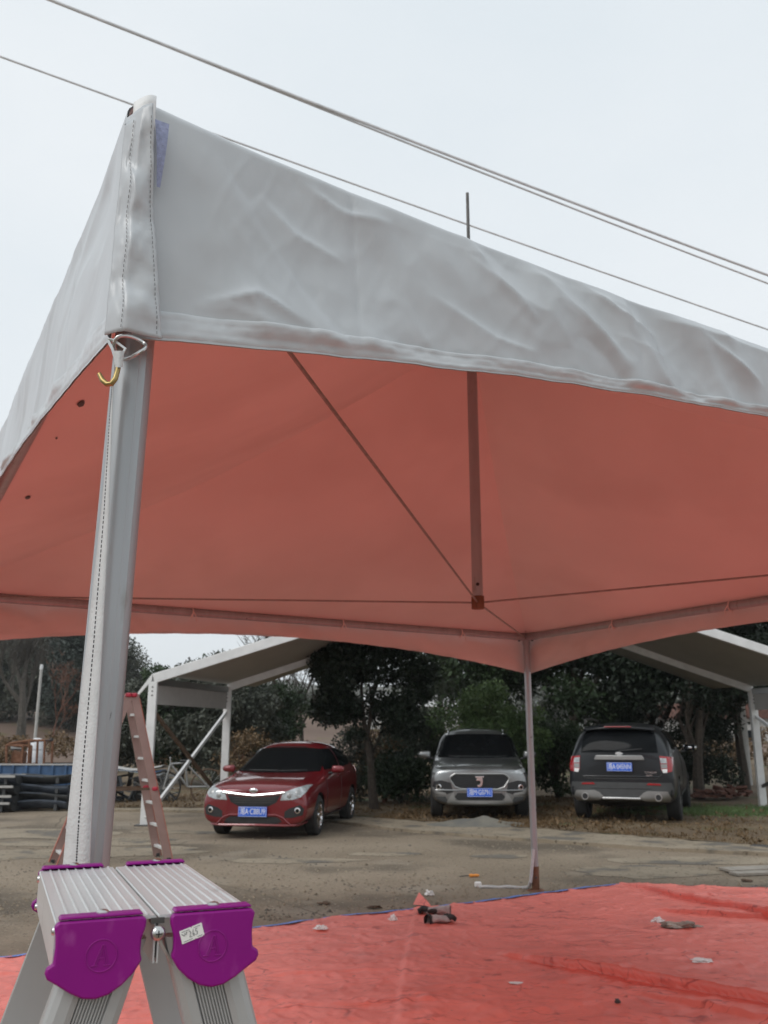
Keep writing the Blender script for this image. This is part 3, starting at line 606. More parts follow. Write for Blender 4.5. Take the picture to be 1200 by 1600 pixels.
# ------------------------------------------------------------------ tall ladder behind the near post
f1 = atz(262, 1345); f2 = atz(92, 1356); tp_ = aty(206, 1086, (f1.y*.5+f2.y*.5)+.05)
tl = thing('tall_ladder', 'tall pinkish aluminium A frame ladder standing open behind the near tent post', 'ladder', (tp_.x, tp_.y, 0)); TL = Vector((tp_.x, tp_.y, 0)); zt = tp_.z
ax = Vector((f1.x-f2.x, f1.y-f2.y, 0)).normalized(); ay = Vector((-ax.y, ax.x, 0)); WD = .36
for sgn, foot in ((1, f1), (-1, f2)):
    ft = foot-TL; ft.z = 0; tpv = Vector((0,0,zt))+ax*.035*sgn
    if sgn < 0: ft = (f2-TL); ft.z = 0
    else: ft = ax*(f1-TL).dot(ax); ft.z = 0
    rails = []
    for k, (wt, wb) in enumerate(((0, -.06), (WD, WD+.10))):
        a = tpv+ay*wt; b = ft+ay*wb; m = MB(); d = (b-a).normalized(); nx = ay; nz = d.cross(nx).normalized()
        s = .10; sec = [(-.014,-s/2),(.014,-s/2),(.014,-s/2+.006),(-.006,-s/2+.006),(-.006,s/2-.006),(.014,s/2-.006),(.014,s/2),(-.014,s/2)]
        m.extrude(sec, a, b, nx, nz); o = m.build('rail', 'pink_alu', tl); rails.append((a, b))
        m = MB(); m.extrude([(-.018,s/2-.004),(.018,s/2-.004),(.018,s/2+.004),(-.018,s/2+.004)], a+d*.05, b, nx, nz*(1 if nz.dot(ax)*sgn > 0 else -1)); m.build('edge_strip', 'red_orange', o)
        m = MB(); m.box(a+Vector((0,0,.0)), (.07,.09,.05)); m.build('hinge_cap', 'crimson', o, bevel=.012)
        q = a.lerp(b, .57); m = MB(); m.box(q, (.10,.05,.05)); m.build('brace_bracket', 'crimson', o, bevel=.015)
        m = MB(); m.box(b+Vector((0,0,.02)), (.05,.05,.045)); m.build('rubber_foot', 'black_plastic', o, bevel=.005)
    for k in range(7):
        t = .12+k*.135; a = rails[0][0].lerp(rails[0][1], t); b = rails[1][0].lerp(rails[1][1], t); m = MB(); m.bar(a, b, .055, .03); m.build('rung', 'alu_pale', tl, bevel=.004)
hx = abs((f1-TL).dot(ax))*.57
for wv in (-.034, WD+.06):
    m = MB(); m.bar(Vector((0,0,zt*.43))+ax*(hx*1.02)+ay*wv, Vector((0,0,zt*.43))-ax*(hx*1.02)+ay*wv, .01, .03); m.build('spreader_bar', 'wood_brown', tl)

# ------------------------------------------------------------------ overhead wires
def wire(name, label, p0, p1, sag, r, mt):
    d = p1-p0; a = p0-d*1.2; b = p1+d*1.0; m = MB(); n = 60
    pts = [a.lerp(b, i/n)+Vector((0,0,-sag*(1-(2*i/n-1)**2))) for i in range(n+1)]
    off = (p0.lerp(p1, .5)-(a.lerp(b, .5)+Vector((0,0,-sag))))
    o = tag(MB().tube([p+off*.9 for p in pts], r, 8).build(name, mt, smooth=True), label, 'cable', 'wires overhead'); return o
wire('overhead_cable', 'thick upper overhead cable crossing the sky above the tent', aty(100, 8, 7.5), aty(1200, 430, 11.5), .35, .017, 'insulation')
wire('overhead_cable', 'thin twin of the thick overhead cable, parting below it at right', aty(100, 7, 7.53), aty(1200, 443, 11.5), .35, .012, 'insulation')
wire('overhead_cable', 'lowest thin overhead wire passing behind the tent corner and its spike', aty(0, 88, 9), aty(1200, 515, 14), .30, .013, 'insulation')

# ------------------------------------------------------------------ gable canopy over the parked cars
FL = Vector((-4.15,16.4,0)); RL = Vector((-3.3,19.3,0)); RR = Vector((8.1,20.1,0)); FR = Vector((9.0,17.2,0)); GE = 2.46
gc = thing('gable_canopy', 'long low gable canopy of white beams and grey sheeting over the parked cars', 'canopy', ((FL.x+RR.x)/2, (FL.y+RR.y)/2, 0)); GO = Vector(gc.location)
def gz(h): return Vector((0,0,h))
FP = FL.lerp(FR, .5)+gz(4.62); RP = RL.lerp(RR, .5)+gz(4.45)
for p in (FL, RL, RR, FR):
    m = MB(); s = .075; sec = [(-s,-s*.7),(s,-s*.7),(s,-s*.25),(s*.8,-s*.25),(s*.8,s*.25),(s,s*.25),(s,s*.7),(-s,s*.7),(-s,s*.25),(-s*.8,s*.25),(-s*.8,-s*.25),(-s,-s*.25)]
    m.extrude(sec, p-GO, p+gz(GE)-GO, (1,0,0), (0,1,0)); o = m.build('post', 'alu_pale', gc)
    for zz in (.9, .93, .96):
        m = MB(); m.tube([p-GO+Vector((0,-.062,GE*zz)), p-GO+Vector((0,-.045,GE*zz))], .014, 6); m.build('bolt', 'steel_dark', o)
    m = MB(); m.box(p-GO+gz(.01), (.3,.3,.02)); m.build('base_plate', 'steel_dark', o)
for a, pk in ((FL, FP), (FR, FP), (RL, RP), (RR, RP)):
    m = MB(); d = (a+gz(GE)-pk).normalized(); m.bar(a+gz(GE+.05)-GO, pk-GO, .09, .17); m.build('rafter', 'alu_pale', gc, bevel=.006)
for a, b in ((FL, RL), (FR, RR)):
    m = MB(); m.bar(a+gz(GE)-GO, b+gz(GE)-GO, .07, .12); m.build('eave_purlin', 'silver_trim', gc)
    m = MB(); out_ = Vector((-1 if a is FL else 1, 0, 0)); m.bar(a+gz(GE-.23)-GO, b+gz(GE-.23)-GO, .012, .34); m.build('gutter_flap', 'gutter_grey', gc)
    m = MB(); p = a+out_*.02-GO; m.add([p+Vector((0,-.05,GE+.02)), p+out_*.24+Vector((0,-.05,GE-.26)), p+out_*.24+Vector((0,-.05,GE-.20)), p+Vector((0,-.05,GE+.14)), p+Vector((0,.0,GE+.02)), p+out_*.24+Vector((0,.0,GE-.26)), p+out_*.24+Vector((0,.0,GE-.20)), p+Vector((0,.0,GE+.14))], [(0,1,2,3),(7,6,5,4),(0,4,5,1),(1,5,6,2),(2,6,7,3),(3,7,4,0)]); m.build('eave_bracket', 'alu_pale', gc)
for t in (.52, 1.0):
    for s0, s1 in ((FL, RL), (FR, RR)):
        if t == 1.0 and s0 is FR: continue
        a = (s0+gz(GE+.06)).lerp(FP, t); b = (s1+gz(GE+.06)).lerp(RP, t); m = MB(); m.bar(a-gz(.03)-GO, b-gz(.03)-GO, .07, .10); m.build('purlin', 'silver_trim', gc)
for s0, s1 in ((FL, RL), (FR, RR)):
    m = MB()
    def sh(u, v):
        a = (s0+gz(GE+.14)).lerp(FP+gz(.09), u); b = (s1+gz(GE+.14)).lerp(RP+gz(.09), u); p = a+(b-a)*(v*1.45); p.z += .03*math.sin(u*PI*2)*0-.03*math.sin(PI*v)*(1-.3*math.cos(u*12)); return p-GO  # overhang past the rear rafters is added to darken windscreen reflections
    m.grid(sh, 24, 10); o = m.build('roof_sheet', 'roof_grey', gc, smooth='all'); sl = o.modifiers.new('solid', 'SOLIDIFY'); sl.thickness = .01
m = MB(); m.bar(FL+gz(.12)-GO+Vector((.03,-.06,0)), RL+gz(2.02)-GO, .05, .06); m.build('brace', 'alu_pale', gc)
m = MB(); m.bar(FL+gz(1.9)-GO+Vector((.05,.05,0)), RL+gz(.15)-GO+Vector((.05,.05,0)), .05, .06); m.build('brace', 'wood_brown', gc)
m = MB(); m.bar(RR+gz(1.95)-GO, FR+gz(.3)-GO, .05, .06); m.build('brace', 'alu_pale', gc)
m = MB(); m.bar(RR+gz(.45)-GO, FR+gz(1.5)-GO, .05, .06); m.build('brace', 'steel_dark', gc)

# ------------------------------------------------------------------ cars (local: nose towards -Y)
def car_shell(stn, axles, tr, W, paint, parent, lvl=3, archr=1.16):
    bm = bmesh.new(); rows = []
    for y, pts, zb, zt in stn:
        ring = [(0, zb)]+list(pts)+[(0, zt)]
        rt = [bm.verts.new((x, y, z)) for x, z in ring]
        lf = [rt[0]]+[bm.verts.new((-x, y, z)) for x, z in ring[1:-1]]+[rt[-1]]
        rows.append((rt, lf))
    for (r0, l0), (r1, l1) in zip(rows[:-1], rows[1:]):
        for i in range(len(r0)-1):
            bm.faces.new((r0[i], r0[i+1], r1[i+1], r1[i])); bm.faces.new((l0[i+1], l0[i], l1[i], l1[i+1]))
    for (r, l), fl in ((rows[0], 1), (rows[-1], 0)):
        k = len(r)
        for i in range(1, k-2):
            f = (r[i], r[i+1], l[i+1], l[i]); bm.faces.new(f if not fl else f[::-1])
        bm.faces.new((r[0], r[1], l[1])); bm.faces.new((r[-1], l[-2], r[-2]))
    bmesh.ops.recalc_face_normals(bm, faces=bm.faces)
    me = bpy.data.meshes.new('shell'); bm.to_mesh(me); bm.free(); me.materials.append(MATS[paint]); me.materials.append(MATS['black_plastic'])
    o = bpy.data.objects.new('body', me); COL.objects.link(o)
    s = o.modifiers.new('s', 'SUBSURF'); s.levels = s.render_levels = lvl
    dg = bpy.context.evaluated_depsgraph_get(); dg.update(); ev = o.evaluated_get(dg).to_mesh()
    bvh = BVHTree.FromPolygons([v.co.copy() for v in ev.vertices], [tuple(p.vertices) for p in ev.polygons])
    cut = MB(); 
    for ay_ in axles:
        for sg in (-1, 1):
            cut.lathe([(.001,-.20),(tr*archr,-.20),(tr*archr,.25),(.001,.25)], (sg*(W/2-.12), ay_, tr), (sg,0,0), 32)
    co = cut.build('cutter', 'black_plastic'); b = o.modifiers.new('b', 'BOOLEAN'); b.object = co; b.operation = 'DIFFERENCE'; b.solver = 'EXACT'
    try: b.material_mode = 'TRANSFER'
    except Exception: pass
    dg = bpy.context.evaluated_depsgraph_get(); dg.update(); me2 = bpy.data.meshes.new_from_object(o.evaluated_get(dg))
    o.modifiers.clear(); o.data = me2; bpy.data.objects.remove(co)
    me2.polygons.foreach_set('use_smooth', [True]*len(me2.polygons)); me2.set_sharp_from_angle(angle=R(40)); me2.name = 'body'
    o.parent = parent
    return o, bvh
DIRS = {'front': (Vector((0,1,0)), lambda a, b: Vector((a,-9,b))), 'rear': (Vector((0,-1,0)), lambda a, b: Vector((a,9,b))), 'left': (Vector((-1,0,0)), lambda a, b: Vector((9,a,b))), 'right': (Vector((1,0,0)), lambda a, b: Vector((-9,a,b))), 'top': (Vector((0,0,-1)), lambda a, b: Vector((a,b,9)))}
def hit(bvh, d, a, b):
    dr, of = DIRS[d]; o = of(a, b); h = bvh.ray_cast(o, dr)
    if h[0] is None:
        q = bvh.find_nearest(o+dr*8.0); return q[0], q[1] if q[1].dot(dr) < 0 else -q[1]
    nn = h[1] if h[1].dot(dr) < 0 else -h[1]; return h[0], nn
def densify(poly, step):
    o = []
    for i, a in enumerate(poly):
        b = poly[(i+1)%len(poly)]; n = max(1, int(math.hypot(b[0]-a[0], b[1]-a[1])/step))
        for k in range(n): o.append((a[0]+(b[0]-a[0])*k/n, a[1]+(b[1]-a[1])*k/n))
    return o
def panel(bvh, name, d, poly, mt, parent, off=.009, rings=10, step=.05, rim=True):
    P = densify(poly, step); cx = sum(p[0] for p in P)/len(P); cy = sum(p[1] for p in P)/len(P); n = len(P); V = []; dr = DIRS[d][0]
    for k in range(rings+1):
        s = 1-k/rings
        for x, y in P:
            h, nn = hit(bvh, d, cx+(x-cx)*s, cy+(y-cy)*s); V.append(h+nn*off)
            if k == rings: break
    F = [(k*n+i, k*n+(i+1)%n, (k+1)*n+(i+1)%n, (k+1)*n+i) for k in range(rings-1) for i in range(n)]
    F += [((rings-1)*n+i, (rings-1)*n+(i+1)%n, rings*n) for i in range(n)]
    if rim:
        b0 = len(V)
        for x, y in P: h, nn = hit(bvh, d, x, y); V.append(h-nn*.012)
        F += [(i, b0+i, b0+(i+1)%n, (i+1)%n) for i in range(n)]
    m = MB(); m.add(V, F); return m.build(name, mt, parent, smooth=True)
def strip(bvh, name, d, line, r, mt, parent, off=.003, step=.05, closed=False):
    L = densify(line, step)
    if not closed:
        k = len(L); cut_ = L.index(min(L, key=lambda q: math.hypot(q[0]-line[-1][0], q[1]-line[-1][1]))); L = L[:cut_+1]
    else: L = L+[L[0]]
    pts = [hit(bvh, d, a, b) for a, b in L]; m = MB(); m.tube([p+nn*off for p, nn in pts], r, 6); return m.build(name, mt, parent, smooth=True)
def mir(poly): return [(-x, z) for x, z in poly][::-1]
def wheel(parent, x, y, r, w, sg, spokes, rimmat='chrome'):
    c = Vector((x, y, r)); ax = Vector((sg, 0, 0)); m = MB()
    m.lathe([(r*.66,-w/2),(r*.90,-w/2),(r*.985,-w*.40),(r,-w*.25),(r,w*.25),(r*.985,w*.40),(r*.90,w/2),(r*.70,w/2),(r*.66,w*.42),(r*.66,-w/2)], c, ax, 40); o = m.build('wheel', 'rubber', parent, smooth=True)
    m = MB(); m.lathe([(r*.665,-w*.3),(r*.68,w*.40),(r*.655,w*.45),(r*.62,w*.38),(r*.60,-w*.1)], c, ax, 40)
    for k in range(spokes):
        a = 2*PI*k/spokes
        for da in (-.10, .10):
            p0 = c+ax*(w*.36)+Vector((0, math.cos(a)*r*.12, math.sin(a)*r*.12)); p1 = c+ax*(w*.40)+Vector((0, math.cos(a+da)*r*.64, math.sin(a+da)*r*.64)); m.bar(p0, p1, r*.075, r*.06, ax)
    m.lathe([(.001,w*.44),(r*.12,w*.44),(r*.15,w*.38),(r*.15,w*.1)], c, ax, 20); m.build('rim', rimmat, o, smooth=True)
    m = MB(); m.lathe([(.001,w*.0),(r*.60,w*.0)], c, ax, 24); m.lathe([(r*.2,w*.06),(r*.45,w*.06),(r*.45,w*.1),(r*.2,w*.1)], c, ax, 24); m.build('brake_disc', 'steel_dark', o)
    return o
def plate(bvh, parent, d, zc, body, z_tilt=0, proud=.02, sc=1.):
    h, nn = hit(bvh, d, 0, zc); s = -1 if d == 'front' else 1; y = h.y+s*proud
    m = MB(); m.box((0, y, zc), (.46*sc, .012, .15*sc)); o = m.build('number_plate', 'plate_blue', parent, bevel=.004)
    m = MB()
    for dx, dz, sx, sz in ((0,.068,.44,.004),(0,-.068,.44,.004),(.218,0,.004,.14),(-.218,0,.004,.14)): m.box((dx*sc, y+s*.0065, zc+dz*sc), (sx*sc, .002, sz*sc))
    m.build('plate_border', 'plate_white', o)
    M = Matrix.Translation((0, y+s*.0072, zc)) @ Matrix.Rotation(0 if d == 'front' else PI, 4, 'Z') @ Matrix.Rotation(PI/2, 4, 'X') @ Matrix.Diagonal((.80*sc, 1.15*sc, 1*sc, 1))
    text_mesh('plate_lettering', body, .105, 'plate_white', o, M, .0008)
    return o
def mirror(parent, x, y, z, mt, sg, big=1.):
    m = MB(); n = 10
    def fn(u, v):
        a = 2*PI*u; b = PI*v; sq = lambda k: math.copysign(abs(k)**.6, k); sb = math.sin(b)**.6 if math.sin(b) > 0 else 0; return Vector((x+sg*.115*big*sq(math.cos(a))*sb, y+.055*math.cos(b)*big, z+(.062-.014*math.cos(a))*big*sq(math.sin(a))*sb))
    m.grid(fn, 16, 10); o = m.build('mirror', mt, parent, smooth='all')
    m = MB(); m.bar((x-sg*.17*big, y+.02, z-.07*big), (x, y+.01, z-.04*big), .05, .035); m.build('mirror_stalk', 'black_plastic', o, bevel=.008)
    m = MB(); m.box((x, y+.045*big, z), (.17*big,.02,.10*big)); m.build('mirror_glass', 'glass_dark', o, bevel=.01); return o

# ---- red saloon
def red_car():
    a = atz(347,1302); b = atz(490,1306); mid = (a+b)/2; ang = R(-9.5)
    t = thing('parked_car', 'shiny dark red saloon car parked nose forward beside the grey SUV', 'car', (0,0,0), ang, 'parked cars')
    fw = Vector((-math.sin(ang), math.cos(ang), 0)); t.location = mid+fw*1.30; t.location.z = 0; t.scale = (.97,)*3
    S_ = [(-2.15,[(.70,.22),(.78,.36),(.78,.56),(.70,.68),(.42,.73)],.22,.735),
          (-2.06,[(.78,.18),(.85,.38),(.85,.60),(.77,.75),(.5,.80)],.18,.815),
          (-1.85,[(.78,.17),(.865,.42),(.865,.66),(.79,.82),(.5,.86)],.17,.87),
          (-1.40,[(.80,.16),(.87,.45),(.875,.70),(.81,.875),(.5,.915)],.16,.925),
          (-.98,[(.80,.16),(.87,.45),(.875,.73),(.825,.91),(.58,.95)],.16,.96),
          (-.80,[(.80,.16),(.87,.45),(.875,.74),(.83,.925),(.68,.965)],.16,.985),
          (-.06,[(.80,.16),(.87,.45),(.875,.77),(.835,.955),(.635,1.345)],.16,1.375),
          (.16,[(.80,.16),(.87,.45),(.875,.78),(.835,.965),(.665,1.425)],.16,1.45),
          (.55,[(.80,.16),(.87,.45),(.875,.79),(.835,.97),(.675,1.455)],.16,1.475),
          (1.15,[(.80,.16),(.87,.45),(.875,.80),(.835,.99),(.655,1.425)],.16,1.455),
          (1.48,[(.80,.16),(.87,.45),(.875,.81),(.83,1.01),(.63,1.29)],.16,1.325),
          (1.72,[(.79,.18),(.865,.47),(.87,.82),(.80,1.04),(.60,1.11)],.18,1.13),
          (2.05,[(.74,.24),(.83,.5),(.84,.82),(.76,1.03),(.5,1.07)],.24,1.08),
          (2.16,[(.60,.30),(.72,.5),(.73,.8),(.66,.96),(.45,1.0)],.30,1.01)]
    o, bv = car_shell(S_, (-1.30, 1.30), .31, 1.74, 'paint_red', t)
    P = lambda name, d, poly, mt, **k: panel(bv, name, d, poly, mt, t, **k)
    P('windscreen', 'front', [(-.72,.97),(-.35,.955),(.35,.955),(.72,.97),(.60,1.315),(.3,1.345),(-.3,1.345),(-.60,1.315)], 'glass_dark', rings=14, off=.014)
    for sg in (1, -1):
        d = 'left' if sg > 0 else 'right'
        P('side_window', d, [(-.58,.99),(.28,1.01),(.30,1.33),(.05,1.33),(-.15,1.27)], 'glass_dark')
        P('side_window', d, [(.36,1.01),(1.25,1.04),(1.32,1.10),(1.05,1.27),(.75,1.33),(.38,1.34)], 'glass_dark')
        strip(bv, 'door_seam', d, [(.32,1.02),(.32,.30)], .004, 'black_plastic', t); strip(bv, 'door_seam', d, [(-.82,.92),(-.80,.55),(-.70,.28)], .004, 'black_plastic', t)
        strip(bv, 'door_handle', d, [(.12,.88),(.26,.88)], .014, 'paint_red', t, off=.016); strip(bv, 'door_handle', d, [(.98,.90),(1.12,.90)], .014, 'paint_red', t, off=.016)
        strip(bv, 'sill_trim', d, [(-.85,.24),(.85,.24)], .014, 'black_plastic', t)
        P('tail_lamp', d, [(1.78,.88),(2.05,.86),(2.08,.98),(1.85,1.0)], 'lamp_red', off=.008)
        q = [(.42,.70),(.50,.715),(.66,.735),(.80,.80),(.835,.875),(.80,.865),(.62,.80),(.46,.745)]
        q = [(.43,.585),(.62,.595),(.74,.63),(.80,.70),(.805,.795),(.765,.80),(.66,.765),(.47,.70)]
        P('headlight', 'front', q if sg > 0 else mir(q), 'glass_lamp', off=.008, step=.03)
        for hx, hz in ((.57,.655),(.70,.705)):
            h, nn = hit(bv, 'front', sg*hx, hz); m = MB(); m.lathe([(.0,.004),(.030,.004),(.040,.0)], h+nn*.008, nn, 16); m.build('headlight_lens', 'silver_trim', t, smooth=True)
        q = [(.50,.33),(.62,.33),(.78,.37),(.80,.46),(.74,.52),(.58,.47),(.50,.42)]
        P('fog_lamp_recess', 'front', q if sg > 0 else mir(q), 'black_plastic', off=.004, step=.03)
        h, nn = hit(bv, 'front', sg*.70, .435); m = MB(); m.lathe([(.0,.012),(.034,.012),(.046,.0)], h+nn*.006, nn, 18); f = m.build('fog_lamp', 'chrome', t, smooth=True); m = MB(); m.lathe([(.0,.014),(.026,.014)], h+nn*.007, nn, 18); m.build('fog_lens', 'glass_dark', f)
        mirror(t, sg*.98, -.50, 1.0, 'paint_red', sg)
        for y in (-1.30, 1.30): wheel(t, sg*.765, y, .31, .20, sg, 10)
    P('grille', 'front', [(-.43,.66),(-.15,.63),(.15,.63),(.43,.66),(.36,.55),(.24,.495),(0,.485),(-.24,.495),(-.36,.55)], 'grille_mesh', off=.003, step=.03)
    for k in range(-12, 13):
        strip(bv, 'grille_bar', 'front', [(k*.031,.505+abs(k)*.004),(k*.031,.64)], .0025, 'steel_dark', t, off=.006, step=.03)
    for z in (.55,.585,.62): strip(bv, 'grille_bar', 'front', [(-.38+(.64-z)*.9,z),(.38-(.64-z)*.9,z)], .003, 'steel_dark', t, off=.006)
    strip(bv, 'grille_trim', 'front', [(-.50,.70),(-.25,.675),(0,.655),(.25,.675),(.50,.70)], .019, 'chrome', t, off=.008)
    h, nn = hit(bv, 'front', 0, .728); m = MB(); m.lathe([(.0,.006),(.045,.006),(.055,0)], (0,0,0), (0,-1,0), 24); e = m.build('badge', 'chrome', t, smooth=True); e.location = h+nn*.004; e.scale = (1.25,1,.62)
    text_mesh('badge_lettering', 'KIA', .05, 'black_plastic', e, Matrix.Translation((0,-.008,0)) @ Matrix.Rotation(PI/2, 4, 'X'))
    P('lower_grille', 'front', [(-.50,.225),(.50,.225),(.43,.31),(.36,.345),(-.36,.345),(-.43,.31)], 'black_plastic', off=.002, step=.04)
    strip(bv, 'bumper_fold', 'front', [(-.58,.235),(-.47,.33),(-.37,.365),(.37,.365),(.47,.33),(.58,.235)], .018, 'paint_red', t, off=.006)
    strip(bv, 'bumper_lip', 'front', [(-.80,.235),(-.5,.225),(.5,.225),(.80,.235)], .020, 'paint_red', t, off=.012)
    strip(bv, 'hood_seam', 'front', [(-.74,.83),(-.5,.755),(-.2,.735),(.2,.735),(.5,.755),(.74,.83)], .0035, 'black_plastic', t, off=.0)
    plate(bv, t, 'front', .415, '湘A·C88U9', proud=.03)
    strip(bv, 'wiper', 'front', [(-.50,.98),(.02,.975)], .008, 'black_plastic', t, off=.014); strip(bv, 'wiper', 'front', [(.05,.97),(.52,.98)], .008, 'black_plastic', t, off=.014)
    P('inspection_sticker', 'front', [(-.53,1.24),(-.45,1.27),(-.43,1.23),(-.50,1.19)], 'yellow_print', off=.008, step=.03, rings=2)
    P('inspection_sticker', 'front', [(-.50,1.30),(-.43,1.315),(-.42,1.285),(-.49,1.275)], 'plate_white', off=.008, step=.03, rings=2)
    P('roof_edge_trim', 'front', [(-.52,1.362),(.52,1.362),(.50,1.375),(-.50,1.375)], 'black_plastic', off=.003, rings=2)
    m = MB(); h, nn = hit(bv, 'top', 0, 1.15); m.add([h+Vector(q) for q in ((-.02,-.1,-.01),(.02,-.1,-.01),(.02,.08,-.01),(-.02,.08,-.01),(0,.06,.07),(0,.08,.07))], [(0,1,4),(1,2,5,4),(2,3,5),(3,0,4,5)]); m.build('roof_fin', 'paint_red', t)
    return t
red_car()

# ---- grey SUV
def grey_suv():
    a = atz(688,1282); b = atz(810,1282); mid = (a+b)/2; ang = R(-4.5)
    t = thing('parked_car', 'metallic grey SUV with horse emblem grille parked nose forward in the middle', 'car', (0,0,0), ang, 'parked cars')
    fw = Vector((-math.sin(ang), math.cos(ang), 0)); t.location = mid+fw*1.38; t.location.z = .055; t.scale = (.97,.97,.985)
    S_ = [(-2.31,[(.70,.30),(.80,.48),(.82,.72),(.74,.84),(.44,.88)],.30,.885),
          (-2.20,[(.80,.25),(.89,.48),(.89,.76),(.81,.90),(.5,.94)],.25,.95),
          (-1.95,[(.82,.23),(.91,.50),(.91,.80),(.84,.95),(.5,.985)],.23,.99),
          (-1.40,[(.84,.21),(.915,.52),(.92,.86),(.86,.99),(.5,1.03)],.21,1.035),
          (-1.02,[(.84,.21),(.915,.52),(.92,.88),(.87,1.01),(.60,1.055)],.21,1.06),
          (-.85,[(.84,.21),(.915,.52),(.92,.89),(.875,1.02),(.74,1.07)],.21,1.085),
          (-.16,[(.84,.21),(.915,.52),(.92,.90),(.88,1.05),(.715,1.50)],.21,1.535),
          (.06,[(.84,.21),(.915,.52),(.92,.91),(.88,1.06),(.745,1.60)],.21,1.63),
          (.6,[(.84,.21),(.915,.52),(.92,.91),(.88,1.08),(.755,1.635)],.21,1.655),
          (1.5,[(.84,.22),(.915,.52),(.92,.92),(.875,1.1),(.735,1.62)],.22,1.645),
          (2.10,[(.82,.26),(.90,.55),(.90,.94),(.85,1.2),(.60,1.50)],.26,1.54),
          (2.30,[(.68,.36),(.80,.6),(.80,.92),(.76,1.1),(.55,1.26)],.36,1.28)]
    o, bv = car_shell(S_, (-1.38, 1.37), .355, 1.84, 'paint_grey', t, archr=1.13)
    P = lambda name, d, poly, mt, **k: panel(bv, name, d, poly, mt, t, **k)
    P('windscreen', 'front', [(-.77,1.075),(-.35,1.06),(.35,1.06),(.77,1.075),(.635,1.485),(.3,1.505),(-.3,1.505),(-.635,1.485)], 'glass_dark', rings=14, off=.014)
    for sg in (1, -1):
        d = 'left' if sg > 0 else 'right'
        P('side_window', d, [(-.62,1.10),(.28,1.12),(.30,1.51),(.02,1.50),(-.2,1.44)], 'glass_dark'); P('side_window', d, [(.36,1.12),(1.25,1.15),(1.25,1.49),(.38,1.52)], 'glass_dark'); P('side_window', d, [(1.33,1.16),(1.75,1.22),(1.65,1.43),(1.33,1.48)], 'glass_dark')
        strip(bv, 'door_seam', d, [(.32,1.17),(.32,.34)], .004, 'black_plastic', t)
        P('sill_cladding', d, [(-.95,.30),(.95,.30),(.95,.42),(-.95,.42)], 'black_plastic', off=.008)
        q = [(.56,.985),(.70,.97),(.84,.93),(.905,.985),(.90,1.05),(.78,1.01),(.66,1.005)]; q = [(.56,.83),(.74,.81),(.83,.83),(.845,.895),(.79,.90),(.68,.875)]
        P('headlight', 'front', q if sg > 0 else mir(q), 'glass_lamp', off=.008, step=.03)
        q = [(.48,.50),(.60,.46),(.80,.50),(.86,.58),(.83,.68),(.70,.70),(.52,.66)]
        P('fog_lamp_recess', 'front', q if sg > 0 else mir(q), 'black_plastic', off=.004, step=.03)
        q = [(.60,.45),(.80,.47),(.87,.53),(.87,.60),(.83,.57),(.77,.515),(.62,.485)]
        P('fog_lamp_blade', 'front', q if sg > 0 else mir(q), 'silver_trim', off=.012, step=.03)
        h, nn = hit(bv, 'front', sg*.745, .585); m = MB(); m.lathe([(.0,.014),(.040,.014),(.052,.0)], h+nn*.006, nn, 18); f = m.build('fog_lamp', 'chrome', t, smooth=True); m = MB(); m.lathe([(.0,.016),(.028,.016)], h+nn*.007, nn, 18); m.build('fog_lens', 'glass_dark', f)
        mirror(t, sg*1.06, -.58, 1.12, 'paint_grey', sg, 1.15)
        m = MB(); m.tube([hit(bv, 'top', sg*.57, yy)[0]+Vector((0,0,dz)) for yy, dz in ((-.02,.0),(.10,.03),(.45,.045),(.9,.045),(1.35,.04),(1.6,.0))], .016, 8); m.build('roof_rail', 'chrome', t, smooth=True)
        for y in (-1.38, 1.37): wheel(t, sg*.80, y, .355, .225, sg, 5, 'silver_trim')
        P('bumper_corner', 'front', [(sg*.56,.30),(sg*.86,.34),(sg*.86,.42),(sg*.62,.42)], 'grey_clad', off=.004)
    G = [(-.44,.815),(.44,.815),(.52,.77),(.54,.72),(.45,.59),(.33,.55),(-.33,.55),(-.45,.59),(-.54,.72),(-.52,.77)]
    P('grille', 'front', G, 'grille_mesh', off=.002, step=.04); strip(bv, 'grille_surround', 'front', G, .016, 'silver_trim', t, off=.006, step=.03, closed=True)
    for z in (.60,.635,.67,.705,.74,.775): strip(bv, 'grille_bar', 'front', [(-.44+abs(z-.72)*.6,z),(.44-abs(z-.72)*.6,z)], .005, 'black_plastic', t, off=.006)
    h, nn = hit(bv, 'front', 0, .68); m = MB()                    # horse head on the grille
    hd = [(-.085,.085),(-.06,.095),(.02,.095),(.075,.10),(.085,.075),(.05,.068),(.06,.04),(.06,-.02),(.045,-.07),(.01,-.095),(-.03,-.09),(-.045,-.06),(-.02,-.055),(0,-.06),(.018,-.03),(.015,0),(-.01,.02),(-.05,.012),(-.062,.03),(-.045,.05),(-.06,.065)]
    m.prism([(x, z) for x, z in hd], (0, h.y-.012, .68), (1,0,0), (0,0,1), .02); m.build('horse_emblem', 'chrome', t, bevel=.004)
    P('lower_grille', 'front', [(-.40,.36),(.40,.36),(.46,.42),(.40,.485),(-.40,.485),(-.46,.42)], 'black_plastic', off=.003, step=.04)
    P('skid_plate', 'front', [(-.58,.29),(.58,.29),(.52,.35),(.40,.348),(-.40,.348),(-.52,.35)], 'silver_trim', off=.012, step=.04)
    for sg in (1, -1):
        q = [(.44,.36),(.57,.30),(.60,.33),(.52,.45),(.47,.50),(.46,.43)]; P('skid_horn', 'front', q if sg > 0 else mir(q), 'silver_trim', off=.013, step=.04)
    strip(bv, 'bumper_crease', 'front', [(-.80,.535),(-.5,.53),(.5,.53),(.80,.535)], .014, 'paint_grey', t, off=.006)
    strip(bv, 'hood_seam', 'front', [(-.78,.92),(-.5,.88),(.5,.88),(.78,.92)], .004, 'black_plastic', t, off=.0)
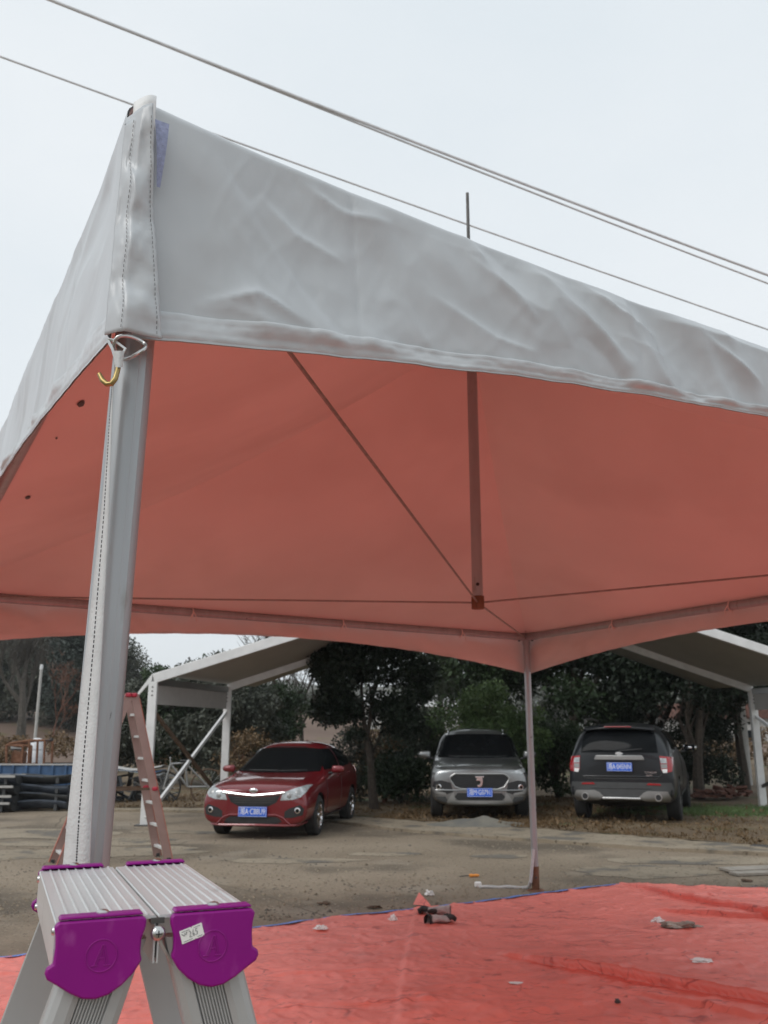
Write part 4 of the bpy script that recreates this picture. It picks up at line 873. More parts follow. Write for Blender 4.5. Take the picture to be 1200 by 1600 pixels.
    for sg in (1, -1): strip(bv, 'hood_crease', 'front', [(sg*.38,.90),(sg*.46,.97),(sg*.50,1.04)], .012, 'paint_grey', t, off=.0)
    plate(bv, t, 'front', .495, '湘M·G0791', proud=.035)
    strip(bv, 'wiper', 'front', [(-.56,1.085),(.02,1.075)], .008, 'black_plastic', t, off=.014); strip(bv, 'wiper', 'front', [(.05,1.07),(.58,1.085)], .008, 'black_plastic', t, off=.014)
    return t
grey_suv()

# ---- dark SUV seen from behind
def dark_suv():
    a = atz(908,1282); b = atz(1062,1289); mid = (a+b)/2; ang = R(180-21)
    t = thing('parked_car', 'large black SUV parked tail towards the camera beside the canopy post', 'car', (0,0,0), ang, 'parked cars')
    fw = Vector((math.sin(ang), -math.cos(ang), 0)); t.location = mid+fw*1.50; t.location.z = .055; t.scale = (.93,.96,.97)
    S_ = [(-2.50,[(.6,.36),(.72,.5),(.74,.75),(.66,.95),(.45,1.0)],.36,1.01),
          (-2.35,[(.80,.28),(.90,.5),(.91,.80),(.82,1.02),(.5,1.08)],.28,1.09),
          (-1.5,[(.90,.24),(.985,.52),(.985,.88),(.90,1.12),(.5,1.16)],.24,1.17),
          (-1.0,[(.90,.24),(.985,.52),(.985,.90),(.92,1.16),(.62,1.2)],.24,1.21),
          (-.80,[(.90,.24),(.985,.52),(.985,.91),(.93,1.17),(.72,1.24)],.24,1.26),
          (.05,[(.90,.24),(.985,.52),(.985,.93),(.94,1.19),(.76,1.69)],.24,1.735),
          (.8,[(.90,.24),(.985,.52),(.985,.93),(.94,1.19),(.77,1.73)],.24,1.775),
          (1.7,[(.90,.24),(.985,.52),(.985,.94),(.94,1.19),(.77,1.72)],.24,1.76),
          (2.16,[(.90,.30),(.98,.52),(.98,.94),(.93,1.18),(.77,1.69)],.30,1.73),
          (2.40,[(.88,.36),(.97,.52),(.96,.92),(.91,1.15),(.68,1.45)],.36,1.50),
          (2.50,[(.78,.42),(.88,.55),(.87,.85),(.82,1.05),(.64,1.20)],.42,1.22)]
    o, bv = car_shell(S_, (-1.53, 1.50), .38, 1.98, 'paint_dark', t, archr=1.10)
    P = lambda name, d, poly, mt, **k: panel(bv, name, d, poly, mt, t, **k)
    P('rear_window', 'rear', [(-.70,1.21),(.70,1.21),(.655,1.50),(.60,1.60),(-.60,1.60),(-.655,1.50)], 'glass_dark', rings=14, off=.014)
    m = MB(); m.grid(lambda u, v: Vector((-.66+1.32*u, 2.20+.24*v-.12*(2*u-1)**2, 1.705-.05*v-.04*(2*u-1)**2)), 20, 6); o2 = m.build('roof_spoiler', 'paint_dark', t, smooth='all'); sl = o2.modifiers.new('s', 'SOLIDIFY'); sl.thickness = .035
    m = MB(); m.box((0,2.445,1.66), (.5,.012,.018)); m.build('brake_lamp', 'lamp_red', t, bevel=.003)
    for sg in (1, -1):
        d = 'left' if sg > 0 else 'right'
        for w in ([(-.55,1.24),(.3,1.25),(.32,1.62),(.1,1.61),(-.1,1.55)], [(.38,1.25),(1.2,1.25),(1.2,1.63),(.4,1.63)], [(1.27,1.25),(1.95,1.27),(1.85,1.58),(1.28,1.63)]): P('side_window', d, w, 'glass_dark')
        strip(bv, 'door_seam', d, [(.35,1.2),(.35,.36)], .004, 'black_plastic', t); P('sill_cladding', d, [(-1.05,.34),(1.05,.34),(1.05,.46),(-1.05,.46)], 'grey_clad', off=.008)
        q = [(.66,1.165),(.90,1.16),(.945,1.12),(.93,.90),(.90,.86),(.80,.86),(.78,.93),(.66,.955)]
        q = [(.72,1.155),(.93,1.13),(.935,1.02),(.915,.89),(.79,.865),(.735,.92)]
        P('tail_lamp', 'rear', q if sg > 0 else mir(q), 'lamp_red', off=.016, step=.03)
        for q, mt in (([(.725,1.12),(.83,1.11),(.84,1.03),(.735,1.03)], 'glass_lamp'), ([(.735,1.015),(.84,1.015),(.84,.95),(.74,.94)], 'silver_trim'), ([(.745,.93),(.84,.935),(.835,.875),(.77,.865)], 'plate_white')):
            P('tail_lamp_lens', 'rear', q if sg > 0 else mir(q), mt, off=.021, step=.03, rings=3)
        q = [(.46,.66),(.72,.655),(.70,.685),(.50,.695)]; P('reflector', 'rear', q if sg > 0 else mir(q), 'lamp_red', off=.02, step=.04, rings=3)
        q = [(.30,.44),(.42,.40),(.84,.38),(.87,.46),(.82,.555),(.48,.56),(.40,.53)]; P('exhaust_surround', 'rear', q if sg > 0 else mir(q), 'silver_trim', off=.018, step=.03)
        h, nn = hit(bv, 'rear', sg*.66, .455); m = MB(); m.lathe([(.045,-.02),(.062,-.02),(.064,.05),(.050,.05),(.046,-.02)], h, (0,1,0), 22); ex = m.build('exhaust', 'steel', t, smooth=True); m = MB(); m.lathe([(.0,.046),(.052,.046)], h, (0,1,0), 22); m.build('exhaust_bore', 'black_plastic', ex)
        mirror(t, sg*1.12, -.55, 1.27, 'chrome', sg, 1.2)
        m = MB(); m.tube([Vector((sg*.67,.1,1.70)), Vector((sg*.68,.2,1.80)), Vector((sg*.68,1.2,1.82)), Vector((sg*.68,1.85,1.80)), Vector((sg*.67,2.0,1.71))], .02, 8); m.build('roof_rail', 'steel_dark', t, smooth=True)
        for y in (-1.53, 1.50): wheel(t, sg*.86, y, .38, .255, sg, 5, 'steel_dark')
    P('bumper_cladding', 'rear', [(-.90,.40),(.90,.40),(.93,.58),(.90,.70),(-.90,.70),(-.93,.58)], 'grey_clad', off=.010)
    strip(bv, 'bumper_groove', 'rear', [(-.55,.60),(.55,.60)], .008, 'black_plastic', t, off=.012); strip(bv, 'skid_bar', 'rear', [(-.34,.43),(.34,.43)], .022, 'silver_trim', t, off=.016)
    strip(bv, 'tailgate_seam', 'rear', [(-.76,1.18),(-.74,.84),(-.64,.76),(.64,.76),(.74,.84),(.76,1.18)], .007, 'black_plastic', t, off=.001)
    strip(bv, 'tailgate_crease', 'rear', [(-.68,.80),(.68,.80)], .012, 'paint_dark', t, off=.004)
    h, nn = hit(bv, 'rear', 0, 1.13); m = MB(); m.prism([(-.44,-.045),(.44,-.045),(.46,-.03),(.42,.04),(-.42,.04),(-.46,-.03)], (0,h.y+.0,1.125), (-1,0,0), (0,0,1), .045); m.build('chrome_bar', 'silver_trim', t, bevel=.012, smooth=True)
    h, nn = hit(bv, 'rear', 0, 1.195); m = MB(); m.lathe([(.0,.014),(.05,.014),(.06,0)], (0,0,0), (0,1,0), 24); e = m.build('badge', 'chrome', t, smooth=True); e.location = h+nn*.012; e.scale = (1.3,1,.55)
    plate(bv, t, 'rear', .965, '湘A·045NN', proud=.045)
    h, nn = hit(bv, 'rear', -.56, .83); M = Matrix.Translation((.56,h.y+.012,.865)) @ Matrix.Rotation(PI, 4, 'Z') @ Matrix.Rotation(PI/2, 4, 'X')
    for dz, s in ((0, 'TITANIUM'), (-.05, '4WD')):
        h, nn = hit(bv, 'rear', -.55, .87+dz); text_mesh('tailgate_lettering', s, .045, 'chrome', t, Matrix.Translation((-.55-(0 if dz == 0 else -.03),h.y+.006,.87+dz)) @ Matrix.Rotation(PI, 4, 'Z') @ Matrix.Rotation(PI/2, 4, 'X'), .003)
    h, nn = hit(bv, 'rear', .0, 1.25); strip(bv, 'rear_wiper', 'rear', [(.0,1.235),(-.42,1.27)], .009, 'black_plastic', t, off=.016)
    return t
dark_suv()

# ------------------------------------------------------------------ vegetation
def leaves(name, clumps, n, size, mt, parent, seed=1, spread=.28, stuffy=False, droop=.0, aspect=.5):
    """many small leaf faces gathered in clumps; clumps = list of (x, y, z, radius)"""
    g = np.random.default_rng(seed); c = np.array([k[:3] for k in clumps]); rad = np.array([k[3] for k in clumps]); w = rad**2; w = w/w.sum()
    idx = g.choice(len(c), n, p=w); d = g.normal(size=(n, 3)); d /= np.linalg.norm(d, axis=1)[:, None]
    rr = rad[idx]*g.uniform(.25, 1.0, n)**.5; pos = c[idx]+d*rr[:, None]*np.array([1, 1, .75])
    a = g.normal(size=(n, 3)); a[:, 2] -= droop; a /= np.linalg.norm(a, axis=1)[:, None]
    b = np.cross(a, g.normal(size=(n, 3))); b /= np.linalg.norm(b, axis=1)[:, None]
    L = (size*g.uniform(.55, 1.35, n))[:, None]; Wd = L*aspect
    nrm = np.cross(a, b)*L*.12
    P0 = pos; P1 = pos+a*L*.5+b*Wd*.5+nrm; P2 = pos+a*L; P3 = pos+a*L*.5-b*Wd*.5+nrm
    V = np.stack([P0, P1, P2, P3], 1).reshape(-1, 3)
    me = bpy.data.meshes.new(name); me.vertices.add(4*n); me.vertices.foreach_set('co', V.ravel()); me.loops.add(4*n); me.loops.foreach_set('vertex_index', np.arange(4*n, dtype=np.int32))
    me.polygons.add(n); me.polygons.foreach_set('loop_start', np.arange(0, 4*n, 4, dtype=np.int32)); me.update(calc_edges=True); me.validate(); me.materials.append(MATS[mt])
    o = bpy.data.objects.new(name, me); COL.objects.link(o)
    if parent: o.parent = parent
    return o
def branches(m, p, d, L, r, lv, g, tips, kids=3, up=.15, bend=.25):
    pts = [p]; q = p; dd = d.normalized(); n = 4
    for i in range(n):
        dd = (dd+Vector((g.uniform(-1,1), g.uniform(-1,1), g.uniform(-.6,1)))*bend*.5+Vector((0,0,up*.2))).normalized(); q = q+dd*(L/n); pts.append(q)
    m.tube(pts, [r*(1-.55*i/n) for i in range(n+1)], 7 if lv > 1 else 4, cap=False)
    if lv == 0: tips.append(q); return
    tips.append(q)
    for k in range(kids):
        t = g.uniform(.35, 1); i = min(n-1, int(t*n)); s = pts[i].lerp(pts[i+1], t*n-i)
        nd = (dd+Vector((g.uniform(-1,1), g.uniform(-1,1), g.uniform(-.3,.8)))*.95).normalized()
        branches(m, s, nd, L*g.uniform(.5,.78), r*.5, lv-1, g, tips, kids, up, bend)
def tree(name, label, cat, base, h, rx, ry, z0, mt, n, size, seed, trunk_r=.14, bark='bark', nclump=46, crad=.55, lean=(0,0), group=None, lean_t=None):
    t = thing(name, label, cat, base, 0, group); g = random.Random(seed); m = MB(); tips = []
    nt_ = 1 if trunk_r > .1 else 4
    for k in range(nt_):
        sd = Vector((g.uniform(-.3,.3), g.uniform(-.3,.3), 1)) if nt_ > 1 else Vector((lean[0], lean[1], 1))
        branches(m, Vector((0,0,-.05)), sd, max(z0*1.25, h*.38), trunk_r*(1 if nt_ == 1 else .5), 3, g, tips, 3, .5, .18)
    m.build('trunk', bark, t, smooth=True, fix=False)
    cl = []
    cz = (z0+h)/2; rz = (h-z0)/2
    while len(cl) < nclump:
        v = Vector((g.gauss(0,1), g.gauss(0,1), g.gauss(0,1))).normalized()*g.uniform(.35,1)**.6
        s = 1+.28*fbm(v.x*2+seed, v.y*2, v.z*2)
        cl.append((lean[0]*cz+v.x*rx*s, lean[1]*cz+v.y*ry*s, cz+v.z*rz*s, crad*g.uniform(.6,1.3)))
    leaves('crown', cl, n, size, mt, t, seed, droop=.3)
    return t
def gp(px, py, z=.06): v = atz(px, py, z); return (v.x, v.y, z-.06)
GT = 'trees behind the parked cars'
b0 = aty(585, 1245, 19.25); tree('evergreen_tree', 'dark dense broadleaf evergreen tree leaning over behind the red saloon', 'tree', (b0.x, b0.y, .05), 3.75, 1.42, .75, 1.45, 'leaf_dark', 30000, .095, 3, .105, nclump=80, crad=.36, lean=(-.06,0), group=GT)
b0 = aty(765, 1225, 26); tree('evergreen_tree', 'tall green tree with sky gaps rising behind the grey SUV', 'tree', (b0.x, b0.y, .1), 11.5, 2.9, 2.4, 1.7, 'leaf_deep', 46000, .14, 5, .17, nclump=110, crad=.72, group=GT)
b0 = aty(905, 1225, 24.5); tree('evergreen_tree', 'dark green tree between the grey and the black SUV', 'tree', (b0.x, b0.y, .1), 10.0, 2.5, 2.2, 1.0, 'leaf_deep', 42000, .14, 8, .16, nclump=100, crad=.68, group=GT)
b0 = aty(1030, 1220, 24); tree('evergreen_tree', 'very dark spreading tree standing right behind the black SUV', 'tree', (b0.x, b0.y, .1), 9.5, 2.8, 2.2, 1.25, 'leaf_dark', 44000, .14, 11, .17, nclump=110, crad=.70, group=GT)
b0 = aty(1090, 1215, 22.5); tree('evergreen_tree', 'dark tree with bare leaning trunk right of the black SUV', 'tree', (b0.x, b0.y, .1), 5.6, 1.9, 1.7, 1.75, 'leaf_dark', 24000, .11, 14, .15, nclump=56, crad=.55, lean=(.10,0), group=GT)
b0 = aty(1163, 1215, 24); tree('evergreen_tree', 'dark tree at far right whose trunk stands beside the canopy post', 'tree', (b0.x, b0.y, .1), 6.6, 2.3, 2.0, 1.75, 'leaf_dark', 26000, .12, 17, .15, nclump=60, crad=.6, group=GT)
b0 = aty(1290, 1215, 27); tree('evergreen_tree', 'green tree beyond the right canopy edge', 'tree', (b0.x, b0.y, .1), 8.5, 2.8, 2.5, 1.6, 'leaf_deep', 24000, .14, 19, .17, nclump=60, crad=.7, group=GT)
b0 = aty(690, 1215, 33); tree('evergreen_tree', 'half hidden green tree between the evergreen and the grey SUV', 'tree', (b0.x, b0.y, .1), 6.0, 1.6, 1.8, 2.6, 'leaf_grey', 12000, .14, 23, .13, nclump=40, crad=.6, group=GT)
GB = 'bushes along the verge'
b0 = aty(765, 1235, 21.6); tree('shrub', 'rounded bright green bush directly behind the grey SUV', 'bush', (b0.x, b0.y, .05), 2.55, 1.45, 1.0, .25, 'leaf_green', 17000, .085, 31, .08, nclump=54, crad=.34, group=GB)
b0 = aty(650, 1238, 22.4); tree('shrub', 'grey green bush between the red saloon and the grey SUV', 'bush', (b0.x, b0.y, .05), 2.25, .85, .8, .25, 'leaf_grey', 13000, .08, 33, .08, nclump=44, crad=.32, group=GB)
b0 = aty(870, 1236, 22.5); tree('shrub', 'dark bush right of the grey SUV', 'bush', (b0.x, b0.y, .05), 2.0, .8, .8, .2, 'leaf_deep', 11000, .085, 35, .08, nclump=40, crad=.34, group=GB)
b0 = aty(600, 1245, 21.0); tree('shrub', 'thin brown dry shrub of upright stems behind the red saloon', 'bush', (b0.x, b0.y, .05), 1.7, .55, .5, .2, 'leaf_dry', 1500, .07, 37, .06, 'twig_red', nclump=40, crad=.25, group=GB)
for px, y, h, rx, mt, s, lab in ((545,21.5,1.5,.8,'leaf_dull',71,'low dull green bush behind the red saloon boot'), (625,20.6,1.2,.6,'leaf_deep',73,'low dark bush at the foot of the dark evergreen'), (1100,23.5,2.1,1.0,'leaf_dark',75,'dark bush behind the right side of the black SUV'), (960,24.0,2.2,1.5,'leaf_dark',77,'dark bush hidden mostly behind the black SUV')):
    b0 = aty(px, 1240, y); tree('shrub', lab, 'bush', (b0.x, b0.y, .05), h, rx, .6, .12, mt, 9000, .08, s, .07, nclump=44, crad=.3, group=GB)
GH = 'hedge trees behind the canopy brace'
for k, (px, y, h, rx, s, lab) in enumerate(((228,30,3.4,1.6,41,'leftmost dark hedge tree just right of the near tent post'), (285,29,3.7,1.7,43,'dark hedge tree rising behind the scrap bicycle'), (335,28,3.8,1.6,45,'dark hedge tree behind the left rear canopy post'), (395,30,3.5,1.5,47,'lower dark hedge tree left above the red saloon roof'))):
    b0 = aty(px, 1225, y); tree('hedge_tree', lab, 'tree', (b0.x, b0.y, .1), h, rx, 1.3, .35, 'leaf_deep' if k % 2 else 'leaf_dull', 20000, .12, s, .09, nclump=60, crad=.5, group=GH)
b0 = aty(385, 1232, 24); tree('shrub', 'reddish dry bush beside the left rear canopy post', 'bush', (b0.x, b0.y, .05), 1.6, .7, .5, .2, 'leaf_dry', 2600, .08, 49, .06, 'twig_red', nclump=40, crad=.3, group=GB)
# bare trees
def bare(label, base, h, r, seed, mt='bark_pale', lean=(0,0), lv=4, up=.6, spread=.22):
    t = thing('bare_tree', label, 'tree', base, 0, 'bare winter trees'); g = random.Random(seed); m = MB(); tips = []
    branches(m, Vector((0,0,-.05)), Vector((lean[0], lean[1], 1)), h*.45, r, lv, g, tips, 4, up, spread); m.build('trunk', mt, t, smooth=True, fix=False)
    m = MB()
    for q in tips:
        for k in range(3): m.tube([q, q+Vector((g.uniform(-1,1), g.uniform(-1,1), g.uniform(-.1,1.2)))*.45*h/7], [.012, .004], 3, cap=False)
    stuff(m.build('twigs', mt, t, fix=False)); return t
b0 = aty(30, 1190, 42); bare('large bare tree with forked trunk at the far left', (b0.x, b0.y, .6), 8.0, .26, 3)
b0 = aty(445, 1215, 32); bare('slanting bare tree between the canopy roof and the dark evergreen', (b0.x, b0.y, .1), 7.5, .12, 9, 'bark', (-.25,0), 3)
b0 = aty(470, 1215, 34); bare('second slim bare tree close by the dark evergreen', (b0.x, b0.y, .1), 7.0, .10, 12, 'bark', (.05,0), 3)
b0 = aty(75, 1200, 40); bare('reddish bare sapling standing on the field bank', (b0.x, b0.y, .8), 4.0, .05, 15, 'twig_red', (.1,0), 3)
# the wood at the left
for k, (px, y, h, rx, mt, s, lab) in enumerate(((-40,58,8.0,3.4,'leaf_dull',61,'grey green wood tree at the far left edge'), (30,60,7.4,3.0,'needle',63,'bluish wood tree behind the large bare tree'), (75,56,6.9,2.6,'leaf_dull',65,'dull wood tree behind the concrete pole'), (112,54,7.2,1.7,'needle',67,'dark pointed wood tree just left of the near tent post'), (150,57,6.2,2.6,'leaf_dull',69,'wood tree half hidden behind the near tent post'))):
    b0 = aty(px, 1190, y); tree('wood_tree', lab, 'tree', (b0.x, b0.y, 1.5), h, rx, 2.4, .6, mt, 20000, .20, s, .2, nclump=60, crad=.9, group='trees of the left wood')
g = np.random.default_rng(3); cl = [(x+g.normal()*2, 75+g.normal()*5, 2.5+g.uniform(0,1)*(2.4+1.4*math.sin(x*.15)), 1.6) for x in np.linspace(-75, 70, 150)]
stuff(leaves('far_wood', cl, 60000, .42, 'leaf_dull', None, 5), 'grey green belt of far woodland beyond the field', 'woodland')
g = np.random.default_rng(4); cl = [(x+g.normal()*1.0, 36+g.normal()*1.5, .4+g.uniform(0,1)*1.2, .6) for x in np.linspace(-30, 32, 110)]
stuff(leaves('scrub', cl, 30000, .16, 'leaf_dry', None, 6), 'brown scrub along the foot of the field bank', 'scrub')
# grass and dead leaves on the verge
def blades(name, n, zone, hgt, mt, seed):
    g = np.random.default_rng(seed); V = []; F = []
    while len(V) < n*3:
        x, y = zone(g); k = .35+1.3*max(0, fbm(x*.9, y*.9, 5.)+.25)
        if k < .36 and g.random() < .7: continue
        h = hgt*g.uniform(.4,1.2)*k; a = g.uniform(0, 2*PI); w = .006+.006*g.random(); z = .05; l = g.normal(size=2)*h*.45
        i = len(V); V += [(x-w*math.cos(a), y-w*math.sin(a), z), (x+w*math.cos(a), y+w*math.sin(a), z), (x+l[0], y+l[1], z+h)]; F.append((i, i+1, i+2))
    m = MB(); m.v = V; m.f = F; m.mi = [0]*len(F); return m.build(name, mt, fix=False)
def zverge(g):
    i = g.uniform(.17, .86)*(len(eb)-1); k = int(i); p = eb[k].lerp(eb[k+1], i-k); t = g.random()**1.4*7.5+.05; return p.x+t*.25, p.y+t
stuff(blades('verge_grass', 30000, zverge, .055, 'leaf_dry', 8), 'short dry brown grass on the verge round the cars', 'grass')
def zgreen(g): return g.normal()*1.0+7.0, g.normal()*.55+18.6
stuff(blades('green_grass', 16000, zgreen, .08, 'leaf_green', 9), 'green grass patch beside the black SUV', 'grass')
def zleaf(g): x, y = zverge(g); return x, y, .075, .03
g = np.random.default_rng(12); cl = [zleaf(g) for _ in range(1500)]
stuff(leaves('fallen_leaves', cl, 5000, .07, 'leaf_dry', None, 13), 'dry brown leaves scattered over the verge', 'leaves')
# loose stones on the yard
V = []; F = []; g = np.random.default_rng(21)
for k in range(5200):
    px = g.uniform(-60, 1260); py = 1270+170*g.random(); q = atz(px, py); s = g.uniform(.006,.02)*(1.6 if g.random() < .06 else 1); i = len(V)
    V += [(q.x+s*math.cos(a)*g.uniform(.7,1.2), q.y+s*math.sin(a)*g.uniform(.7,1.2), 0.002) for a in (0,1.57,3.14,4.71)]+[(q.x+g.normal()*s*.2, q.y, s*.8)]
    F += [(i,i+1,i+4),(i+1,i+2,i+4),(i+2,i+3,i+4),(i+3,i,i+4)]
m = MB(); m.v = V; m.f = F; m.mi = [0]*len(F); stuff(m.build('gravel', 'cement', fix=False), 'loose gravel stones scattered over the yard', 'gravel')

# ------------------------------------------------------------------ clutter at the left
pc = aty(40, 1268, 19.3); YC = 19.3
def X(px): return aty(px, 1230, YC).x
def Z(py): return aty(60, py, YC).z
binn = thing('steel_skip', 'long blue steel skip with pale rim behind the stacked troughs', 'skip', (X(30), YC+1.2, 0))
m = MB(); w = X(125)-X(-160); zt = aty(60,1197,YC+1.2).z+.02
cx = (X(125)+X(-160))/2-X(30)
for q, s in (((cx,0,zt/2),(w,.03,zt)), ((cx,1.2,zt/2),(w,.03,zt)), ((cx-w/2,.6,zt/2),(.03,1.2,zt)), ((cx+w/2,.6,zt/2),(.03,1.2,zt)), ((cx,.6,.1),(w-.05,1.15,.03))):
    m = MB(); m.box(q, s); m.build('side_panel', 'blue_sheet', binn)
m = MB(); m.box((cx,-.01,zt+.015), (w+.06,.07,.03)); m.build('rim', 'concrete_pole', binn)
for k in range(-6, 7):
    m = MB(); m.box((cx+k*w/13,-.035,zt/2), (.05,.035,zt)); m.build('rib', 'blue_sheet', binn)
# two stacks of dark trough sections, each trough its own thing
for si, (x0, x1, ys, yo) in enumerate(((-45, 26, (1268,1253,1238,1222), 0.), (14, 104, (1266,1251,1237,1221), .35))):
    for k, py in enumerate(ys):
        xa, xb = X(x0)-X(60), X(x1+(k*1.5 if si == 0 else 0))-X(60); z = max(.02, Z(py)-.04); m = MB()
        o = thing('metal_trough', ('grey edged' if si == 0 else 'curved dark')+' metal trough, '+('lowest','second from bottom','second from top','topmost')[k]+' of the '+('left' if si == 0 else 'right')+' stack before the blue skip', 'trough', (X(60), YC+yo, z), 0, 'stacked metal troughs')
        def fn(u, v):
            x = xa+(xb-xa)*u; s = -1+2*v; return Vector((x, .28*s, .17*abs(s)**2.2+.015*fbm(x*2, s*2+k, si)+(.04*math.sin(u*3.2+k) if si else 0)))
        m.grid(fn, 24, 12); q = m.build('trough_shell', 'sheet_dark' if (k+si) % 2 == 0 else 'sheet_blue', o, smooth='all'); sl = q.modifiers.new('s', 'SOLIDIFY'); sl.thickness = .012
        for s in (-.285, .285):
            m = MB(); m.bar((xa, s, .165+(.04*math.sin(k) if si else 0)), (xa+(xb-xa)*(1 if si == 0 else .55), s, .165+(.04*math.sin(1.7+k) if si else 0)), .03, .045 if si == 0 else .02); m.build('edge_bar', 'gutter_grey' if si == 0 else 'sheet_blue', o)
        for u in (.12, .8):
            m = MB(); m.box((xa+(xb-xa)*u, 0, .06), (.06, .5, .12)); m.build('spacer', 'sheet_dark', o)
        m = MB(); m.prism([(-.28,.17),(-.2,.06),(0,-.01),(.2,.06),(.28,.17)], (xb-.01,0,0), (0,1,0), (0,0,1), .012); m.build('end_plate', 'sheet_dark', o)
# rusty machine frame on the skip rim
fr = thing('rusty_frame', 'rusty tube frame with small engine standing on the blue skip', 'frame', (X(30), YC+1.5, 0))
def fx(px, py): v = aty(px, py, YC+1.5); return Vector((v.x-X(30), 0, v.z))
for k, (a, b) in enumerate((((10,1196),(10,1164)),((10,1164),(36,1166)),((36,1166),(34,1196)),((14,1162),(46,1157)),((46,1157),(70,1157)),((70,1157),(68,1200)),((46,1157),(44,1196)),((10,1195),(46,1195)))):
    for dy in (0, .5):
        m = MB(); m.tube([fx(*a)+Vector((0,dy,0)), fx(*b)+Vector((0,dy,0))], .028, 8); m.build('tube', 'rust', fr, smooth=True)
m = MB(); m.box(fx(23,1184)+Vector((0,.25,0)), (.26,.3,.26)); en = m.build('engine_block', 'rust', fr, bevel=.03)
m = MB(); m.tube([fx(15,1169)+Vector((0,.1,0)), fx(33,1169)+Vector((0,.1,0))], .045, 12); m.build('fuel_tank', 'steel', fr, smooth=True)
m = MB(); m.tube([fx(62,1157), fx(80,1156)], .015, 6); m.lathe([(.0,-.02),(.035,-.02),(.035,.03),(.0,.03)], fx(80,1156), (1,0,0), 12); m.build('handle', 'black_plastic', fr)
b0 = aty(55, 1195, YC+2.6); m = MB(); m.lathe([(.22,0),(.23,.04),(.21,.06),(.215,.36),(.20,.38),(.21,.40),(.15,.62),(.05,.66),(.0,.66)], (0,0,0), (0,0,1), 24)
o = tag(m.build('drum', 'insulation', None, smooth=True), 'dented pale metal drum standing on the load in the blue skip', 'drum'); o.location = (b0.x, b0.y, max(0, b0.z-.05))
m = MB(); m.box((0,0,b0.z/2-.05), (.7,.6,b0.z-.1)); o = tag(m.build('crate', 'wood_brown', bevel=.01), 'brown wooden crate under the pale metal drum', 'crate'); o.location = (b0.x, b0.y, 0)
# concrete poles
b0 = aty(55, 1150, 34); m = MB(); m.tube([(0,0,0),(0,0,aty(57,1042,34).z)], [.06,.05], 14); pl = thing('concrete_pole', 'slim pale concrete pole beyond the skip at left', 'pole', (b0.x, b0.y, 0)); m.build('shaft', 'concrete_pole', pl, smooth=True)
m = MB(); m.lathe([(.055,0),(.065,.05),(.055,.18),(.0,.2)], (0,0,aty(57,1042,34).z-.1), (0,0,1), 14); m.build('cap', 'insulation', pl, smooth=True)
b0 = aty(1166, 1200, 27.0); m = MB(); pl = thing('concrete_pole', 'pale pole rising above the right canopy roof', 'pole', (b0.x, b0.y, 0)); m.tube([(0,0,0),(0,0,6.5)], [.14,.12], 14); m.build('shaft', 'concrete_pole', pl, smooth=True)
m = MB(); m.lathe([(.13,0),(.13,.1),(.0,.14)], (0,0,6.5), (0,0,1), 14); m.build('cap', 'insulation', pl, smooth=True)
# scrap heap right of the near post
hc = atz(205, 1258); g = random.Random(5)
heapr = thing('scrap_heap', 'heap of dark bent metal scrap under pale sheets beside the tall ladder', 'scrap', (hc.x, hc.y+.5, 0))
for k in range(34):
    a = Vector((g.uniform(-.7,.75), g.uniform(-.5,.4), g.uniform(.05,.62))); m = MB(); d = Vector((g.uniform(-1,1), g.uniform(-1,1), g.uniform(-.5,.5)))*.4
    m.bar(a-d, a+d, g.uniform(.03,.12), g.uniform(.02,.06)); m.build('scrap_bar', g.choice(['sheet_dark','steel_dark','sheet_dark','silver_trim']), heapr)
for k in range(3):
    m = MB(); m.grid(lambda u, v: Vector((-.75+1.35*u, -.4+.7*v, .70+.05*k+.05*math.sin(u*5+k)+.03*math.sin(v*4))), 10, 6); q = m.build('sheet', ('pvc_white','blue_sheet','gutter_grey')[k], heapr, smooth='all'); sl = q.modifiers.new('s', 'SOLIDIFY'); sl.thickness = .012
for dx in (-.6, 0, .6): m = MB(); m.box((dx,0,.3), (.08,.6,.6)); m.build('prop', 'sheet_dark', heapr)
# wheelchair-like scrap frame with hoop by the canopy brace
bc = aty(285, 1248, 21.0); bk = thing('scrap_bicycle', 'old bicycle frame with thin hoop wheels leaning behind the canopy brace', 'bicycle', (bc.x, bc.y, 0), R(12))
for cx, r in ((-.42, .36), (.55, .38)):
    m = MB(); m.tube([(cx+r*math.cos(a), .02, r+.02+r*math.sin(a)) for a in [2*PI*i/40 for i in range(41)]], .018, 8); w = m.build('wheel', 'rubber' if cx < 0 else 'wood_brown', bk, smooth=True)
    m = MB()
    for i in range(16): a = 2*PI*i/16; m.tube([(cx, .02, r+.02), (cx+r*math.cos(a), .02, r+.02+r*math.sin(a))], .003, 3)
    m.lathe([(.0,-.04),(.03,-.04),(.03,.04),(.0,.04)], (cx,.02,r+.02), (0,1,0), 10); m.build('spokes', 'steel', w)
F_ = {'s': (.10,0,.40), 't': (.02,0,.92), 'h': (-.30,0,.90), 'f': (-.42,0,.38), 'r': (.55,0,.40)}
for a, b in (('s','t'),('s','h'),('t','h'),('h','f'),('s','r'),('t','r')): m = MB(); m.tube([F_[a], F_[b]], .022, 8); m.build('frame_tube', 'silver_trim', bk, smooth=True)
m = MB(); m.tube([(-.30,-.28,1.02),(-.32,-.1,1.04),(-.32,.1,1.04),(-.30,.28,1.02)], .014, 8); m.build('handlebar', 'silver_trim', bk, smooth=True)
m = MB(); m.tube([(-.30,0,.90),(-.32,0,1.04)], .016, 8); m.build('stem', 'silver_trim', bk, smooth=True)
m = MB(); m.prism([(-.12,-.03),(.10,-.09),(.13,0),(.10,.09),(-.12,.03)], (.02,0,.94), (1,0,0), (0,1,0), .05); m.build('saddle', 'black_plastic', bk, bevel=.015)
